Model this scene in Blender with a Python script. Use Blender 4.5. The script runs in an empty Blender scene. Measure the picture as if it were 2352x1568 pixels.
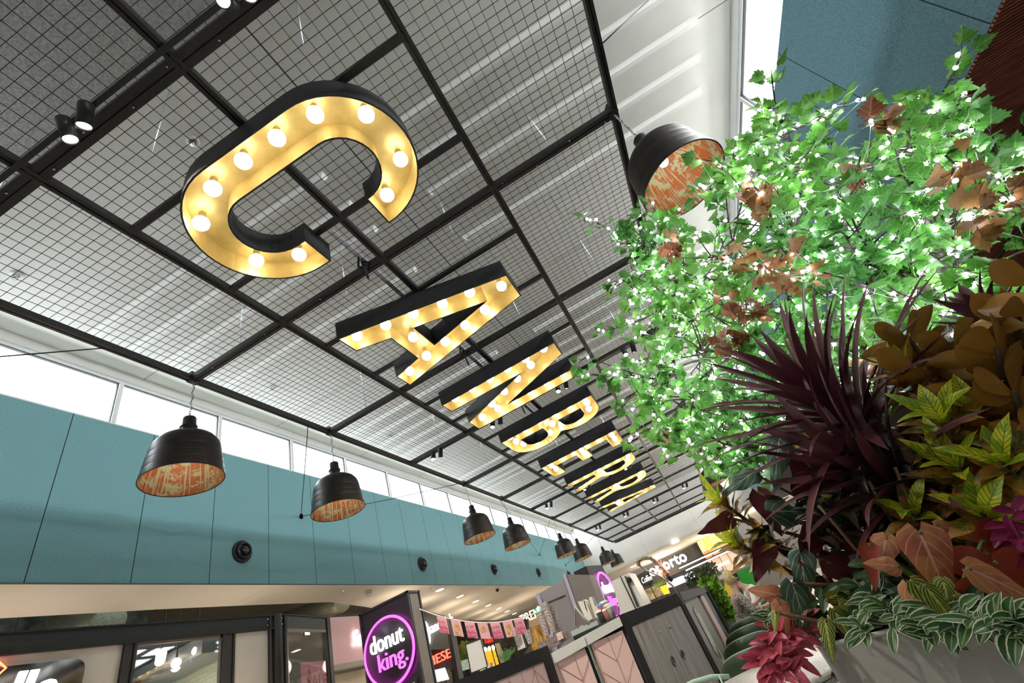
import bpy, bmesh, math, random
from math import sin, cos, pi, radians as R, sqrt
from mathutils import Vector as V, Matrix
from mathutils.geometry import tessellate_polygon
random.seed(7)
SC = bpy.context.scene
COL = SC.collection
rnd = random.uniform
# ---------------------------------------------------------------- survey of the camera
# world: origin = lens, X across the hall, Y along the hall, Z up (floor at z = -1.25)
FPX = 1005.6
EY = V((492, -561, -FPX)).normalized()
EZ = V((-573, 1300, -FPX)); EZ = (EZ - EY * EZ.dot(EY)).normalized()
EX = EY.cross(EZ)
FLOOR = -1.25
def ray(u, v):
    d = V((u - 1176, -(v - 784), -FPX)); return V((EX.dot(d), EY.dot(d), EZ.dot(d)))
def onz(u, v, z): d = ray(u, v); return d * (z / d.z)
def onx(u, v, x): d = ray(u, v); return d * (x / d.x)
def ony(u, v, y): d = ray(u, v); return d * (y / d.y)
def at(u, v, dist): return ray(u, v).normalized() * dist

# ---------------------------------------------------------------- materials
MATS = {}
def nt(name):
    m = bpy.data.materials.new(name); m.use_nodes = True
    t = m.node_tree; t.nodes.clear()
    return m, t, t.nodes, t.links
def mat(name, col, rough=.6, metal=0., var=0., scale=20., bump=0., emit=None, estr=0., spec=.5, trans=0., coord='Object', stretch=None, col2=None, detail=4.):
    if name in MATS: return MATS[name]
    m, t, n, l = nt(name)
    out = n.new('ShaderNodeOutputMaterial'); b = n.new('ShaderNodeBsdfPrincipled')
    l.new(b.outputs[0], out.inputs[0])
    c4 = tuple(col) + (1,)
    b.inputs['Base Color'].default_value = c4
    b.inputs['Roughness'].default_value = rough; b.inputs['Metallic'].default_value = metal
    b.inputs['Specular IOR Level'].default_value = spec
    if trans: b.inputs['Transmission Weight'].default_value = trans
    if emit is not None:
        b.inputs['Emission Color'].default_value = tuple(emit) + (1,); b.inputs['Emission Strength'].default_value = estr
    if var or bump or col2:
        tc = n.new('ShaderNodeTexCoord'); mp = n.new('ShaderNodeMapping')
        l.new(tc.outputs[coord], mp.inputs[0])
        if stretch: mp.inputs['Scale'].default_value = stretch
        no = n.new('ShaderNodeTexNoise'); no.inputs['Scale'].default_value = scale; no.inputs['Detail'].default_value = detail
        l.new(mp.outputs[0], no.inputs['Vector'])
        if var or col2:
            mx = n.new('ShaderNodeMix'); mx.data_type = 'RGBA'
            mr = n.new('ShaderNodeMapRange'); mr.inputs[1].default_value = .35; mr.inputs[2].default_value = .65
            l.new(no.outputs['Fac'], mr.inputs[0]); l.new(mr.outputs[0], mx.inputs[0])
            a = col if col2 else [max(0, x * (1 - var)) for x in col]
            d = col2 if col2 else [min(1, x * (1 + var)) for x in col]
            mx.inputs[6].default_value = tuple(a) + (1,); mx.inputs[7].default_value = tuple(d) + (1,)
            l.new(mx.outputs[2], b.inputs['Base Color'])
        if bump:
            bp = n.new('ShaderNodeBump'); bp.inputs['Strength'].default_value = bump; bp.inputs['Distance'].default_value = .01
            l.new(no.outputs['Fac'], bp.inputs['Height']); l.new(bp.outputs[0], b.inputs['Normal'])
    MATS[name] = m; return m
def glow(name, col, s):
    return mat(name, [c * .5 for c in col], rough=.4, emit=col, estr=s)
def math_(n, l, op, a, b=None, c=None):
    x = n.new('ShaderNodeMath'); x.operation = op
    for i, q in enumerate((a, b, c)):
        if q is None: continue
        if isinstance(q, (int, float)): x.inputs[i].default_value = q
        else: l.new(q, x.inputs[i])
    return x.outputs[0]
def joint_mat(name, col, axis, pitch, off, width, var=.12, scale=60, rough=.75, jcol=(.02, .02, .02), stretch=None, axis2=None, pitch2=1, off2=0, bump=0.1):
    """board material with straight joints every pitch along one or two object axes"""
    m = mat(name, col, rough=rough, var=var, scale=scale, stretch=stretch, bump=bump)
    t = m.node_tree; n = t.nodes; l = t.links
    b = [x for x in n if x.type == 'BSDF_PRINCIPLED'][0]
    tc = n.new('ShaderNodeTexCoord'); sp = n.new('ShaderNodeSeparateXYZ'); l.new(tc.outputs['Object'], sp.inputs[0])
    def line(ax, p, o, w):
        s = math_(n, l, 'ADD', sp.outputs[ax], -o + w / 2 + p * 1000)
        s = math_(n, l, 'MODULO', s, p)
        return math_(n, l, 'LESS_THAN', s, w)
    f = line(axis, pitch, off, width)
    if axis2 is not None: f = math_(n, l, 'MAXIMUM', f, line(axis2, pitch2, off2, width))
    mx = n.new('ShaderNodeMix'); mx.data_type = 'RGBA'; l.new(f, mx.inputs[0])
    src = b.inputs['Base Color'].links[0].from_socket if b.inputs['Base Color'].is_linked else None
    if src: l.new(src, mx.inputs[6])
    else: mx.inputs[6].default_value = tuple(col) + (1,)
    mx.inputs[7].default_value = tuple(jcol) + (1,); l.new(mx.outputs[2], b.inputs['Base Color'])
    return m

# ---------------------------------------------------------------- mesh builder
class MB:
    def __init__(s): s.v = []; s.f = []; s.uv = {}; s.smooth = set()
    def add(s, vs, fs, smooth=False, uvs=None):
        o = len(s.v); s.v += [V(p) for p in vs]
        for k, f in enumerate(fs):
            if smooth: s.smooth.add(len(s.f))
            s.f.append([i + o for i in f])
        if uvs:
            for i, q in enumerate(uvs): s.uv[o + i] = q
        return s
    def box(s, a, b):
        x0, y0, z0 = [min(a[i], b[i]) for i in range(3)]; x1, y1, z1 = [max(a[i], b[i]) for i in range(3)]
        return s.add([(x0, y0, z0), (x1, y0, z0), (x1, y1, z0), (x0, y1, z0), (x0, y0, z1), (x1, y0, z1), (x1, y1, z1), (x0, y1, z1)],
                     [(0, 3, 2, 1), (4, 5, 6, 7), (0, 1, 5, 4), (1, 2, 6, 5), (2, 3, 7, 6), (3, 0, 4, 7)])
    def obox(s, o, ex, ey, ez):
        """box from corner o along three vectors"""
        o, ex, ey, ez = map(V, (o, ex, ey, ez))
        return s.add([o, o + ex, o + ex + ey, o + ey, o + ez, o + ex + ez, o + ex + ey + ez, o + ey + ez],
                     [(0, 3, 2, 1), (4, 5, 6, 7), (0, 1, 5, 4), (1, 2, 6, 5), (2, 3, 7, 6), (3, 0, 4, 7)])
    def tube(s, pts, r, n=8, cap=True):
        pts = [V(p) for p in pts]
        rs = r if isinstance(r, (list, tuple)) else [r] * len(pts)
        rings = []; up = None
        for i, p in enumerate(pts):
            d = (pts[min(i + 1, len(pts) - 1)] - pts[max(i - 1, 0)])
            d = d.normalized() if d.length > 1e-9 else V((0, 0, 1))
            if up is None: up = d.orthogonal().normalized()
            up = (up - d * up.dot(d)); up = up.normalized() if up.length > 1e-6 else d.orthogonal().normalized()
            w = d.cross(up)
            rings.append([p + (up * cos(2 * pi * k / n) + w * sin(2 * pi * k / n)) * rs[i] for k in range(n)])
        vs = [q for r_ in rings for q in r_]; fs = []
        for i in range(len(pts) - 1):
            for k in range(n):
                fs.append((i * n + k, i * n + (k + 1) % n, (i + 1) * n + (k + 1) % n, (i + 1) * n + k))
        if cap: fs += [tuple(range(n - 1, -1, -1)), tuple(range((len(pts) - 1) * n, len(pts) * n))]
        return s.add(vs, fs, smooth=n > 5)
    def lathe(s, prof, c=(0, 0, 0), n=40, axis=None):
        """prof: list of (r, z); axis: optional rotation matrix"""
        c = V(c); vs = []; fs = []
        for (r, z) in prof:
            for k in range(n):
                p = V((r * cos(2 * pi * k / n), r * sin(2 * pi * k / n), z))
                if axis: p = axis @ p
                vs.append(p + c)
        for i in range(len(prof) - 1):
            for k in range(n): fs.append((i * n + k, i * n + (k + 1) % n, (i + 1) * n + (k + 1) % n, (i + 1) * n + k))
        return s.add(vs, fs, smooth=True)
    def ball(s, c, r, n=12, m=8, sz=1.):
        prof = [(max(r * sin(pi * i / m), 1e-5), -r * cos(pi * i / m) * sz) for i in range(m + 1)]
        return s.lathe(prof, c, n)
    def poly(s, loops, f0, f1):
        """prism: loops of 2D points (outer + holes), f0/f1 map 2D to 3D bottom/top"""
        tri = tessellate_polygon([[V((p[0], p[1], 0)) for p in lp] for lp in loops])
        flat = [p for lp in loops for p in lp]; n = len(flat)
        vs = [f0(*p) for p in flat] + [f1(*p) for p in flat]
        fs = [tuple(t) for t in tri] + [tuple(n + i for i in reversed(t)) for t in tri]
        o = 0
        for lp in loops:
            k = len(lp)
            for i in range(k): fs.append((o + i, o + (i + 1) % k, n + o + (i + 1) % k, n + o + i))
            o += k
        return s.add(vs, fs)
    def build(s, name, m, parent=None, world=True):
        me = bpy.data.meshes.new(name)
        vs = s.v
        if parent is not None and world:
            inv = frame(parent).inverted(); vs = [inv @ p for p in vs]
        me.from_pydata([tuple(p) for p in vs], [], s.f)
        if s.smooth:
            me.polygons.foreach_set('use_smooth', [i in s.smooth for i in range(len(s.f))])
        if s.uv:
            uvl = me.uv_layers.new(name='UVMap')
            for lp in me.loops:
                uvl.data[lp.index].uv = s.uv.get(lp.vertex_index, (0, 0))
        me.materials.append(m); me.validate(); me.update()
        if not s.uv and not name.startswith(('leaf', 'foliage')):
            bm = bmesh.new(); bm.from_mesh(me); bmesh.ops.recalc_face_normals(bm, faces=bm.faces); bm.to_mesh(me); bm.free()
        o = bpy.data.objects.new(name, me); COL.objects.link(o)
        if parent is not None: o.parent = parent
        return o
def frame(o):
    M = Matrix.Identity(4)
    while o is not None: M = o.matrix_basis @ M; o = o.parent
    return M
def tag(o, label=None, cat=None, group=None, kind=None):
    if label: o['label'] = label
    if cat: o['category'] = cat
    if group: o['group'] = group
    if kind: o['kind'] = kind
    return o
def thing(name, label, cat, loc=(0, 0, 0), rz=0, group=None, kind=None):
    o = bpy.data.objects.new(name, None); COL.objects.link(o); o.empty_display_size = .1
    o.matrix_basis = Matrix.Translation(V(loc)) @ Matrix.Rotation(rz, 4, 'Z')
    return tag(o, label, cat, group, kind)
def dup(root, M, label, group=None):
    def cp(o, par):
        c = o.copy(); COL.objects.link(c); c.parent = par
        for k in [x for x in ALL_CHILDREN(o)]: cp(k, c)
        return c
    r = cp(root, None); r.matrix_basis = M
    r['label'] = label
    if group: r['group'] = group
    return r
def ALL_CHILDREN(o): return [c for c in bpy.data.objects if c.parent == o]
def struct(name, mb, m, parent=None):
    o = mb.build(name, m, parent)
    if parent is None: o['kind'] = 'structure'
    return o
FONTM = {}
def text(txt, name, m, parent, org, ex, ey, width=None, height=None, depth=.01, shear=0., bold=0., world=True):
    """text mesh lying in the plane through org spanned by ex (reading direction) and ey (up), fitted to width/height"""
    cu = bpy.data.curves.new('t', 'FONT'); cu.body = txt; cu.shear = shear; cu.offset = bold; cu.resolution_u = 3
    o = bpy.data.objects.new('t', cu)
    me = bpy.data.meshes.new_from_object(o); bpy.data.objects.remove(o); bpy.data.curves.remove(cu)
    xs = [v.co.x for v in me.vertices]; ys = [v.co.y for v in me.vertices]
    x0, x1, y0, y1 = min(xs), max(xs), min(ys), max(ys)
    sx = width / (x1 - x0) if width else None; sy = height / (y1 - y0) if height else None
    sx = sx or sy; sy = sy or sx
    ex = V(ex).normalized(); ey = V(ey).normalized(); en = ex.cross(ey); org = V(org)
    mb = MB()
    fr = [org + ex * ((v.co.x - x0) * sx) + ey * ((v.co.y - y0) * sy) + en * depth for v in me.vertices]
    bk = [p - en * depth for p in fr]
    n = len(fr); fs = [tuple(p.vertices) for p in me.polygons]
    ec = {}
    for f in fs:
        for i in range(len(f)):
            a, b = f[i], f[(i + 1) % len(f)]; ec[(a, b)] = 1
    sides = [(a, b) for (a, b) in ec if (b, a) not in ec]
    mb.add(fr + bk, fs + [(a, a + n, b + n, b) for (a, b) in sides])
    bpy.data.meshes.remove(me)
    return mb.build(name, m, parent, world)

# shared materials
M_black = mat('black_steel', (.018, .017, .017), rough=.45, var=.2, scale=30)
M_blackmatte = mat('black_matte', (.012, .012, .013), rough=.6)
M_white = mat('white_paint', (.72, .71, .69), rough=.6, var=.03, scale=3)
M_zinc = mat('zinc_rod', (.62, .68, .72), rough=.35, metal=.8)
M_chrome = mat('chrome', (.7, .7, .7), rough=.2, metal=1)
# ================================================================ THE HALL
XL, XR, YF, YB = -7.3, 4.24, 31.5, -6.0
ZS, ZW0, ZW1, ZC = 2.83, 5.27, 6.17, 6.33
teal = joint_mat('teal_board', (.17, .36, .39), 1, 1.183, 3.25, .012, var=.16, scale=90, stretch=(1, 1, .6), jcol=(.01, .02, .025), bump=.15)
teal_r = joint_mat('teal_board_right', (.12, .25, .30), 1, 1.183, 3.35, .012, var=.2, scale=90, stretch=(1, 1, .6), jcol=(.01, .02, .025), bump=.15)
ceil_m = joint_mat('ceiling_board', (.74, .72, .66), 1, 2.95, 1.15, .012, var=.03, scale=2, jcol=(.12, .12, .11), axis2=0, pitch2=14, off2=-1.525, bump=.02)
plaster = mat('cream_plaster', (.66, .60, .50), rough=.85, var=.03, scale=1.5)
farw_m = joint_mat('far_wall_plaster', (.74, .72, .68), 0, 3.6, .35, .012, var=.02, scale=1, jcol=(.4, .36, .3), bump=.02)
concrete = mat('rough_concrete', (.2, .17, .13), rough=.9, var=.35, scale=25, bump=.5)
struct('floor', MB().box((-22, YB, FLOOR - .1), (14, 46, FLOOR)), joint_mat('floor_tile', (.42, .40, .37), 0, .6, 0, .006, var=.08, scale=6, rough=.35, axis2=1, pitch2=.6, jcol=(.2, .19, .18)))
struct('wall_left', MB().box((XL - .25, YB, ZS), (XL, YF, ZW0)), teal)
struct('wall_fill_blocker', MB().box((-15, YB - .2, FLOOR), (12, YB, ZC)), mat('fill_blocker_white', (.6, .58, .54), rough=.8))  # added unseen wall across the hall, cuts the fill light from behind
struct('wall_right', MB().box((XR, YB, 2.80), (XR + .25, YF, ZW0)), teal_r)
struct('wall_far', MB().box((XL - .25, YF, 3.2), (XR + .25, YF + .25, ZC)), farw_m)
# ceiling with its battens
ce = struct('ceiling', MB().box((XL - .3, YB, ZC), (XR + .3, YF + .3, ZC + .2)), ceil_m)
struct('ceiling_beam', MB().box((XL - .3, -1.6, ZC - .16), (XR + .3, 1.05, ZC + .01)), mat('ceiling_render', (.42, .41, .39), rough=.95, var=.2, scale=40, bump=.6))
bat_m = mat('batten_white', (.80, .79, .75), rough=.55)
for g in range(-1, 5):
    for k in range(5):
        y = 2.93 + 5.9 * g + .575 * k
        if y > YF - .5 or y < 1.2 and y > -1.7: continue
        for (xa, xb) in ((-6.8, -2.05), (-1.0, 3.72)):
            m_ = MB(); w, h = .06, .085
            m_.add([(xa, y - w, ZC), (xb, y - w, ZC), (xb, y + w, ZC), (xa, y + w, ZC), (xa + .05, y - w * .55, ZC - h), (xb - .05, y - w * .55, ZC - h), (xb - .05, y + w * .55, ZC - h), (xa + .05, y + w * .55, ZC - h)],
                   [(0, 3, 2, 1), (4, 5, 6, 7), (0, 1, 5, 4), (1, 2, 6, 5), (2, 3, 7, 6), (3, 0, 4, 7)])
            m_.build('batten', bat_m, ce)
# clerestory windows
glass, t_, n_, l_ = nt('window_glass')
o_ = n_.new('ShaderNodeOutputMaterial'); mx_ = n_.new('ShaderNodeMixShader'); tr_ = n_.new('ShaderNodeBsdfTransparent'); gl_ = n_.new('ShaderNodeBsdfGlossy')
tr_.inputs[0].default_value = (.93, .95, .96, 1); gl_.inputs['Roughness'].default_value = .03; mx_.inputs[0].default_value = .07
l_.new(tr_.outputs[0], mx_.inputs[1]); l_.new(gl_.outputs[0], mx_.inputs[2]); l_.new(mx_.outputs[0], o_.inputs[0])
frame_m = mat('window_frame_white', (.78, .78, .76), rough=.4)
wn = 0
struct('trim_1', MB().box((XL - .25, YB, ZW1), (XL, YF, ZC)), M_white)
struct('trim_2', MB().box((XR, YB, ZW1), (XR + .25, YF, ZC)), M_white)
for side, x in ((-1, XL), (1, XR)):
    y = .08 - 1.86 * 3
    while y < YF:
        y1 = min(y + 1.86, YF); wn += 1
        xa, xb = (x - .11, x - .03) if side < 0 else (x + .03, x + .11)
        f = MB()
        f.box((xa, y, ZW0), (xb, y + .035, ZW1)).box((xa, y1 - .035, ZW0), (xb, y1, ZW1)).box((xa, y + .035, ZW0), (xb, y1 - .035, ZW0 + .045)).box((xa, y + .035, ZW1 - .05), (xb, y1 - .035, ZW1))
        w = struct('window_%d' % wn, f, frame_m)
        xm = (xa + xb) / 2
        MB().box((xm - .006, y + .035, ZW0 + .045), (xm + .006, y1 - .035, ZW1 - .05)).build('pane', glass, w)
        g_ = MB()
        for (a, b) in (((y + .035, ZW1 - .062), (y1 - .035, ZW1 - .05)), ((y1 - .047, ZW0 + .045), (y1 - .035, ZW1 - .062))):
            g_.box((xm - .02, a[0], a[1]), (xm + .02, b[0], b[1]))
        g_.build('gasket', M_blackmatte, w)
        y += 1.86
# soffit over the shop side (left), curved outer edge
edge = [(-8.45, YB), (-8.42, 3.6), (-8.33, 5.7), (-8.31, 7.5), (-8.33, 9.5), (-8.75, 11.2), (-9.12, 12.5), (-9.5, 14.8), (-10.2, 17.3), (-11.0, 20.2), (-11.9, 24.1), (-12.5, 28), (-12.8, YF + .3)]
lp = edge + [(XL - .004, YF + .3), (XL - .004, YB)]
struct('soffit_left', MB().poly([lp], lambda x, y: V((x, y, ZS - .002)), lambda x, y: V((x, y, ZS + .12))), joint_mat('soffit_plaster', (.66, .59, .48), 1, 5.3, 6.9, .008, var=.03, scale=1.2, jcol=(.3, .26, .2), bump=.02))
struct('trim_4', MB().box((XL - .01, YB, ZS - .012), (XL + .006, YF, ZS + .004)), mat('shadow_trim', (.1, .12, .11), rough=.6))
# dark void above the shops, its ductwork
struct('wall_void', MB().box((-15.2, YB, -1.25), (-15, 44, 5.2)), concrete)
struct('ceiling_void', MB().box((-15, YB, 4.6), (XL - .3, 44, 4.8)), concrete)
dk = mat('duct_foil', (.33, .29, .22), rough=.5, metal=.3, var=.3, scale=40)
for i, (a, b) in enumerate((((-9.6, 5.6, 3.1), (-12.4, 6.0, 3.8)), ((-10.4, 12.4, 3.5), (-14, 13.5, 4.2)))):
    a, b = V(a), V(b); q = MB(); N = 26
    pts = [a.lerp(b, k / N) for k in range(N + 1)]
    q.tube(pts, [.25 + (.03 if k % 2 else 0) for k in range(N + 1)], 18)
    tag(q.build('air_duct', dk), ['ribbed round foil duct in the dark gap above the shop beam, nearer one', 'ribbed round foil duct behind the pink shop sign, farther one'][i], 'duct')
# far soffit beyond the white end wall
struct('soffit_far', MB().box((-14, YF, 3.05), (14, 39, 3.2)), plaster)
struct('wall_back', MB().box((-15, 42, FLOOR), (14, 42.2, 4.5)), mat('back_wall_dark', (.12, .10, .08), rough=.8))
# soffit on the right: dark red timber battens
wood_m, t_, n_, l_ = nt('timber_slats')
o_ = n_.new('ShaderNodeOutputMaterial'); b_ = n_.new('ShaderNodeBsdfPrincipled'); l_.new(b_.outputs[0], o_.inputs[0])
b_.inputs['Base Color'].default_value = (.16, .05, .03, 1); b_.inputs['Roughness'].default_value = .5
sf = MB().box((XR + .25, YB, 2.80), (12, 31.5, 2.9))
so = struct('soffit_right', sf, mat('slat_backing', (.03, .012, .01), rough=.8))
q = MB(); y = -3.
while y < 16:
    q.box((XR + .002, y, 2.775), (9.5, y + .024, 2.80)); y += .038
q.build('slats', mat('slat_timber', (.26, .085, .05), rough=.45, var=.25, scale=3, stretch=(.4, 8, 1)), so)
struct('wall_right_shops', MB().box((11.8, YB, FLOOR), (12, 31.5, 2.8)), mat('warm_shop_wall', (.25, .12, .07), rough=.8))
struct('trim_5', MB().box((5.4, YB, 2.72), (5.46, 24, 2.757)), M_blackmatte)
struct('trim_6', MB().box((6.9, YB, 2.72), (6.96, 24, 2.757)), M_blackmatte)
# round black air nozzles on the teal wall
RX = Matrix.Rotation(R(90), 3, 'Y')
for i, y in enumerate((6.21, 12.1, 17.0, 21.9, 26.9)):
    t = thing('air_vent', 'round black jet air nozzle on the teal wall, ' + ['nearest one', 'second from the front', 'third from the front', 'fourth from the front', 'farthest one near the end wall'][i], 'vent', (XL, y, 3.38), group='air nozzles along the teal wall')
    c = (XL, y, 3.38)
    MB().lathe([(.001, .0), (.2, .0), (.2, .02), (.185, .035), (.15, .04), (.14, .025)], c, 36, RX).build('flange', M_blackmatte, t)
    MB().lathe([(.145, .02), (.15, .06), (.13, .10), (.11, .07), (.105, .03), (.07, .04), (.075, .09), (.055, .11), (.001, .11)], c, 36, RX).build('nozzle', mat('black_gloss', (.01, .01, .011), rough=.25), t)
# smoke detectors / sprinklers on the ceiling
for i, (u, v) in enumerate(((443, 325), (38, 632), (625, 890), (893, 1002), (745, 405+800))):
    if i == 4: continue
    p = onz(u, v, ZC - .01)
    t = thing('sprinkler', ['round white sprinkler on the ceiling left of the first letter', 'round white sprinkler on the ceiling near the left picture edge', 'small white sprinkler on the ceiling between the first two left pendants', 'small white sprinkler on the ceiling right of the second left pendant'][i], 'sprinkler', (p.x, p.y, ZC))
    MB().lathe([(.001, 0), (.075, 0), (.07, -.015), (.035, -.02), (.032, -.005)], (p.x, p.y, ZC), 20).build('rose', M_white, t)
    MB().lathe([(.03, -.005), (.02, -.04), (.012, -.07), (.03, -.075), (.001, -.078)], (p.x, p.y, ZC), 12).build('head', M_chrome, t)

# ================================================================ SUSPENDED GRID
ZG = 4.12
bolt0 = None
BX = [-4.49, -3.04, -1.55, -.05, 1.45]
ROW = [.70 + 2.37 * k for k in range(-2, 13)]
GY0, GY1 = ROW[0] - .4, 28.6
grid = thing('ceiling_grid', 'suspended black steel grid with wire mesh panels below the ceiling', 'ceiling grid', (-1.5, 12, ZG))
for i, x in enumerate(BX):
    q = MB(); w = .028 if i in (0, 4) else .032
    q.box((x - w - .006, GY0, ZG), (x - .006, GY1, ZG + .07)).box((x + .006, GY0, ZG), (x + w + .006, GY1, ZG + .07)).box((x - .01, GY0, ZG + .03), (x + .01, GY1, ZG + .06))
    b = q.build('long_beam', M_black, grid)
for j, y in enumerate(ROW + [GY1 - .03]):
    track = (j - 2) % 3 == 0 and j > 1
    w = .05 if not track else .06
    q = MB().box((BX[0], y - w, ZG + .005), (BX[4], y - .005, ZG + .075)).box((BX[0], y + .005, ZG + .005), (BX[4], y + w, ZG + .075)).box((BX[0], y - .01, ZG + .03), (BX[4], y + .01, ZG + .07))
    b = q.build('cross_beam', M_black, grid)
    if track: MB().box((BX[0] + .15, y - .13, ZG - .035), (BX[4] - .1, y - .095, ZG)).build('lighting_track', M_black, b)
    for k in range(14):
        x = BX[0] + .35 + .42 * k; yy = y + (w if k % 2 else -w) * .5
        if bolt0 is None: bo = bolt0 = MB().tube([(0, 0, .006), (0, 0, -.012)], .009, 6).build('bolt', M_chrome, b, world=False)
        else: bo = bolt0.copy(); COL.objects.link(bo); bo.parent = b
        bo.matrix_basis = Matrix.Translation(V((x, yy, ZG)) - V((-1.5, 12, ZG)))
# mesh panels: one child per bay
wire = mat('black_wire', (.03, .03, .035), rough=.35, metal=.6)
rows_ = ROW + [GY1]
for j in range(len(rows_) - 1):
    for i in range(4):
        q = MB(); x0, x1, y0, y1 = BX[i] + .03, BX[i + 1] - .03, rows_[j] + .05, rows_[j + 1] - .05
        n = max(1, round((x1 - x0) / .1)); r = .0019
        for k in range(1, n): x = x0 + (x1 - x0) * k / n; q.box((x - r, y0, ZG + .078), (x + r, y1, ZG + .082))
        n = max(1, round((y1 - y0) / .0765))
        for k in range(1, n): y = y0 + (y1 - y0) * k / n; q.box((x0, y - r, ZG + .073), (x1, y + r, ZG + .078))
        q.build('mesh_panel', wire, grid)
# thin rungs that carry the letters
LW = [(1.21, 2.51), (3.464, 5.01), (5.93, 7.32), (8.38, 9.62), (10.87, 11.99), (13.12, 14.4), (15.55, 16.8), (17.75, 19.15)]
LC = [1.865, 4.24, 6.625, 8.98, 11.41, 13.76, 16.15, 18.47]
for c in LC:
    for d in (-.49, .49):
        MB().box((BX[1], c + d - .028, ZG + .002), (BX[3], c + d + .028, ZG + .05)).build('rung', M_black, grid)
# threaded hanger rods
for j, y in enumerate(ROW[1:]):
    for x in (-3.72, -2.35, -.75, .72):
        y_ = y + (.35 if x in (-2.35, -.75) else 0)
        MB().tube([(x, y_, ZG + .07), (x, y_, ZC)], .006, 6).build('hanger_rod', M_zinc, grid)
# stay cables down to brackets on the teal wall
AN = [onx(691, 1186, XL), onx(1239, 1274, XL)]
ca = 0
for (g, a) in (((BX[0], 2.1, ZG), V((XL, -.5, 3.95))), ((BX[0], 4.95, ZG), AN[0]), ((BX[0], 9.9, ZG), AN[0]), ((BX[0], 12.3, ZG), AN[1]), ((BX[0], 17.0, ZG), AN[1]), ((BX[0], 24.0, ZG), V((XL, 27, 3.9)))):
    g = V(g); mid = g.lerp(a, .5); mid.z -= .03
    t = thing('stay_cable', 'thin black wall stay cable, ' + ['nearest, running to the left picture edge', 'steep one reaching the bracket beside the second pendant', 'long one passing behind the second pendant lamp', 'reaching the middle wall bracket from the near side', 'reaching the middle wall bracket from the far side', 'farthest one, near the white end wall'][ca], 'cable', a)
    ca += 1
    MB().tube([g, mid, a], .007, 6).build('cable', M_blackmatte, t)
    MB().box(a - V((0, .03, .05)), a + V((.03, .03, .05))).build('bracket', M_black, t)
p = V((XR, 1.2, 5.2)); g = V((BX[4], 2.35, ZG))
t = thing('stay_cable', 'thin black cable rising from the right grid edge past the ceiling battens', 'cable', p)
MB().tube([g, onz(1490, 0, 5.6)], .008, 6).build('cable', M_blackmatte, t)

# ================================================================ MARQUEE LETTERS
gold = mat('brushed_gold', (.56, .42, .15), rough=.38, metal=.4, var=.07, scale=14)
M_charcoal = mat('charcoal_sheet_metal', (.028, .028, .031), rough=.5, var=.15, scale=6)
bulb_m = glow('bulb_warm', (1, .93, .80), 10.5)
sock_m = mat('bulb_socket', (.5, .38, .16), rough=.4)
def arc(cx, cy, r, a0, a1, n=14): return [(cx + r * cos(R(a0 + (a1 - a0) * k / n)), cy + r * sin(R(a0 + (a1 - a0) * k / n))) for k in range(n + 1)]
HL = 2.17; RC = .655; ri = .305
def L_C():
    return [[(RC, 1.495)] + arc(0, HL - RC, RC, 0, 180, 24) + arc(0, RC, RC, 180, 360, 24) + [(RC, .77), (ri, .77)] + arc(0, RC, ri, 360, 180, 16) + arc(0, HL - RC, ri, 180, 0, 16) + [(ri, 1.495)]]
def L_A(): return [[(-.775, 0), (-.43, 0), (-.298, .45), (.311, .45), (.43, 0), (.775, 0), (.28, HL), (-.215, HL)], [(-.238, .79), (.024, 1.73), (.241, .79)]]
def L_N(): return [[(-.69, 0), (-.36, 0), (-.36, 1.4), (.27, 0), (.69, 0), (.69, HL), (.37, HL), (.37, .8), (-.26, HL), (-.69, HL)]]
def L_B():
    o = [(-.63, 0)] + arc(.05, .6, .6, -90, 65, 14) + arc(0, 1.6, .57, -45, 90, 12) + [(-.63, HL)]
    o = [(-.63, 0)] + arc(.04, .6, .6, -90, 55, 14) + [(.33, 1.13)] + arc(0, 1.62, .55, -50, 90, 12) + [(-.63, HL)]
    h1 = [(-.29, .36)] + arc(.02, .62, .26, -90, 90, 10) + [(-.29, .88)]
    h2 = [(-.29, 1.28)] + arc(-.02, 1.55, .25, -90, 90, 10) + [(-.29, 1.80)]
    return [o, h1, h2]
def L_E(): return [[(-.56, 0), (.57, 0), (.57, .36), (-.21, .36), (-.21, .92), (.42, .92), (.42, 1.26), (-.21, 1.26), (-.21, 1.81), (.57, 1.81), (.57, HL), (-.56, HL)]]
def L_R():
    o = [(-.62, 0), (-.28, 0), (-.28, .82), (-.08, .82), (.28, 0), (.66, 0), (.27, .9)] + arc(-.02, 1.52, .65, -58, 90, 14) + [(-.62, HL)]
    return [o, [(-.28, 1.16)] + arc(-.04, 1.49, .33, -90, 90, 10) + [(-.28, 1.82)]]
def seg(pts, n):
    L = [0]
    for a, b in zip(pts, pts[1:]): L.append(L[-1] + sqrt((a[0] - b[0]) ** 2 + (a[1] - b[1]) ** 2))
    out = []
    for k in range(n):
        s = L[-1] * k / (n - 1) if n > 1 else 0
        for i in range(len(pts) - 1):
            if s <= L[i + 1] + 1e-9:
                t = (s - L[i]) / max(L[i + 1] - L[i], 1e-9); out.append((pts[i][0] + (pts[i + 1][0] - pts[i][0]) * t, pts[i][1] + (pts[i + 1][1] - pts[i][1]) * t)); break
    return out
def area(lp): return sum(a[0] * b[1] - b[0] * a[1] for a, b in zip(lp, lp[1:] + lp[:1])) / 2
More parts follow.
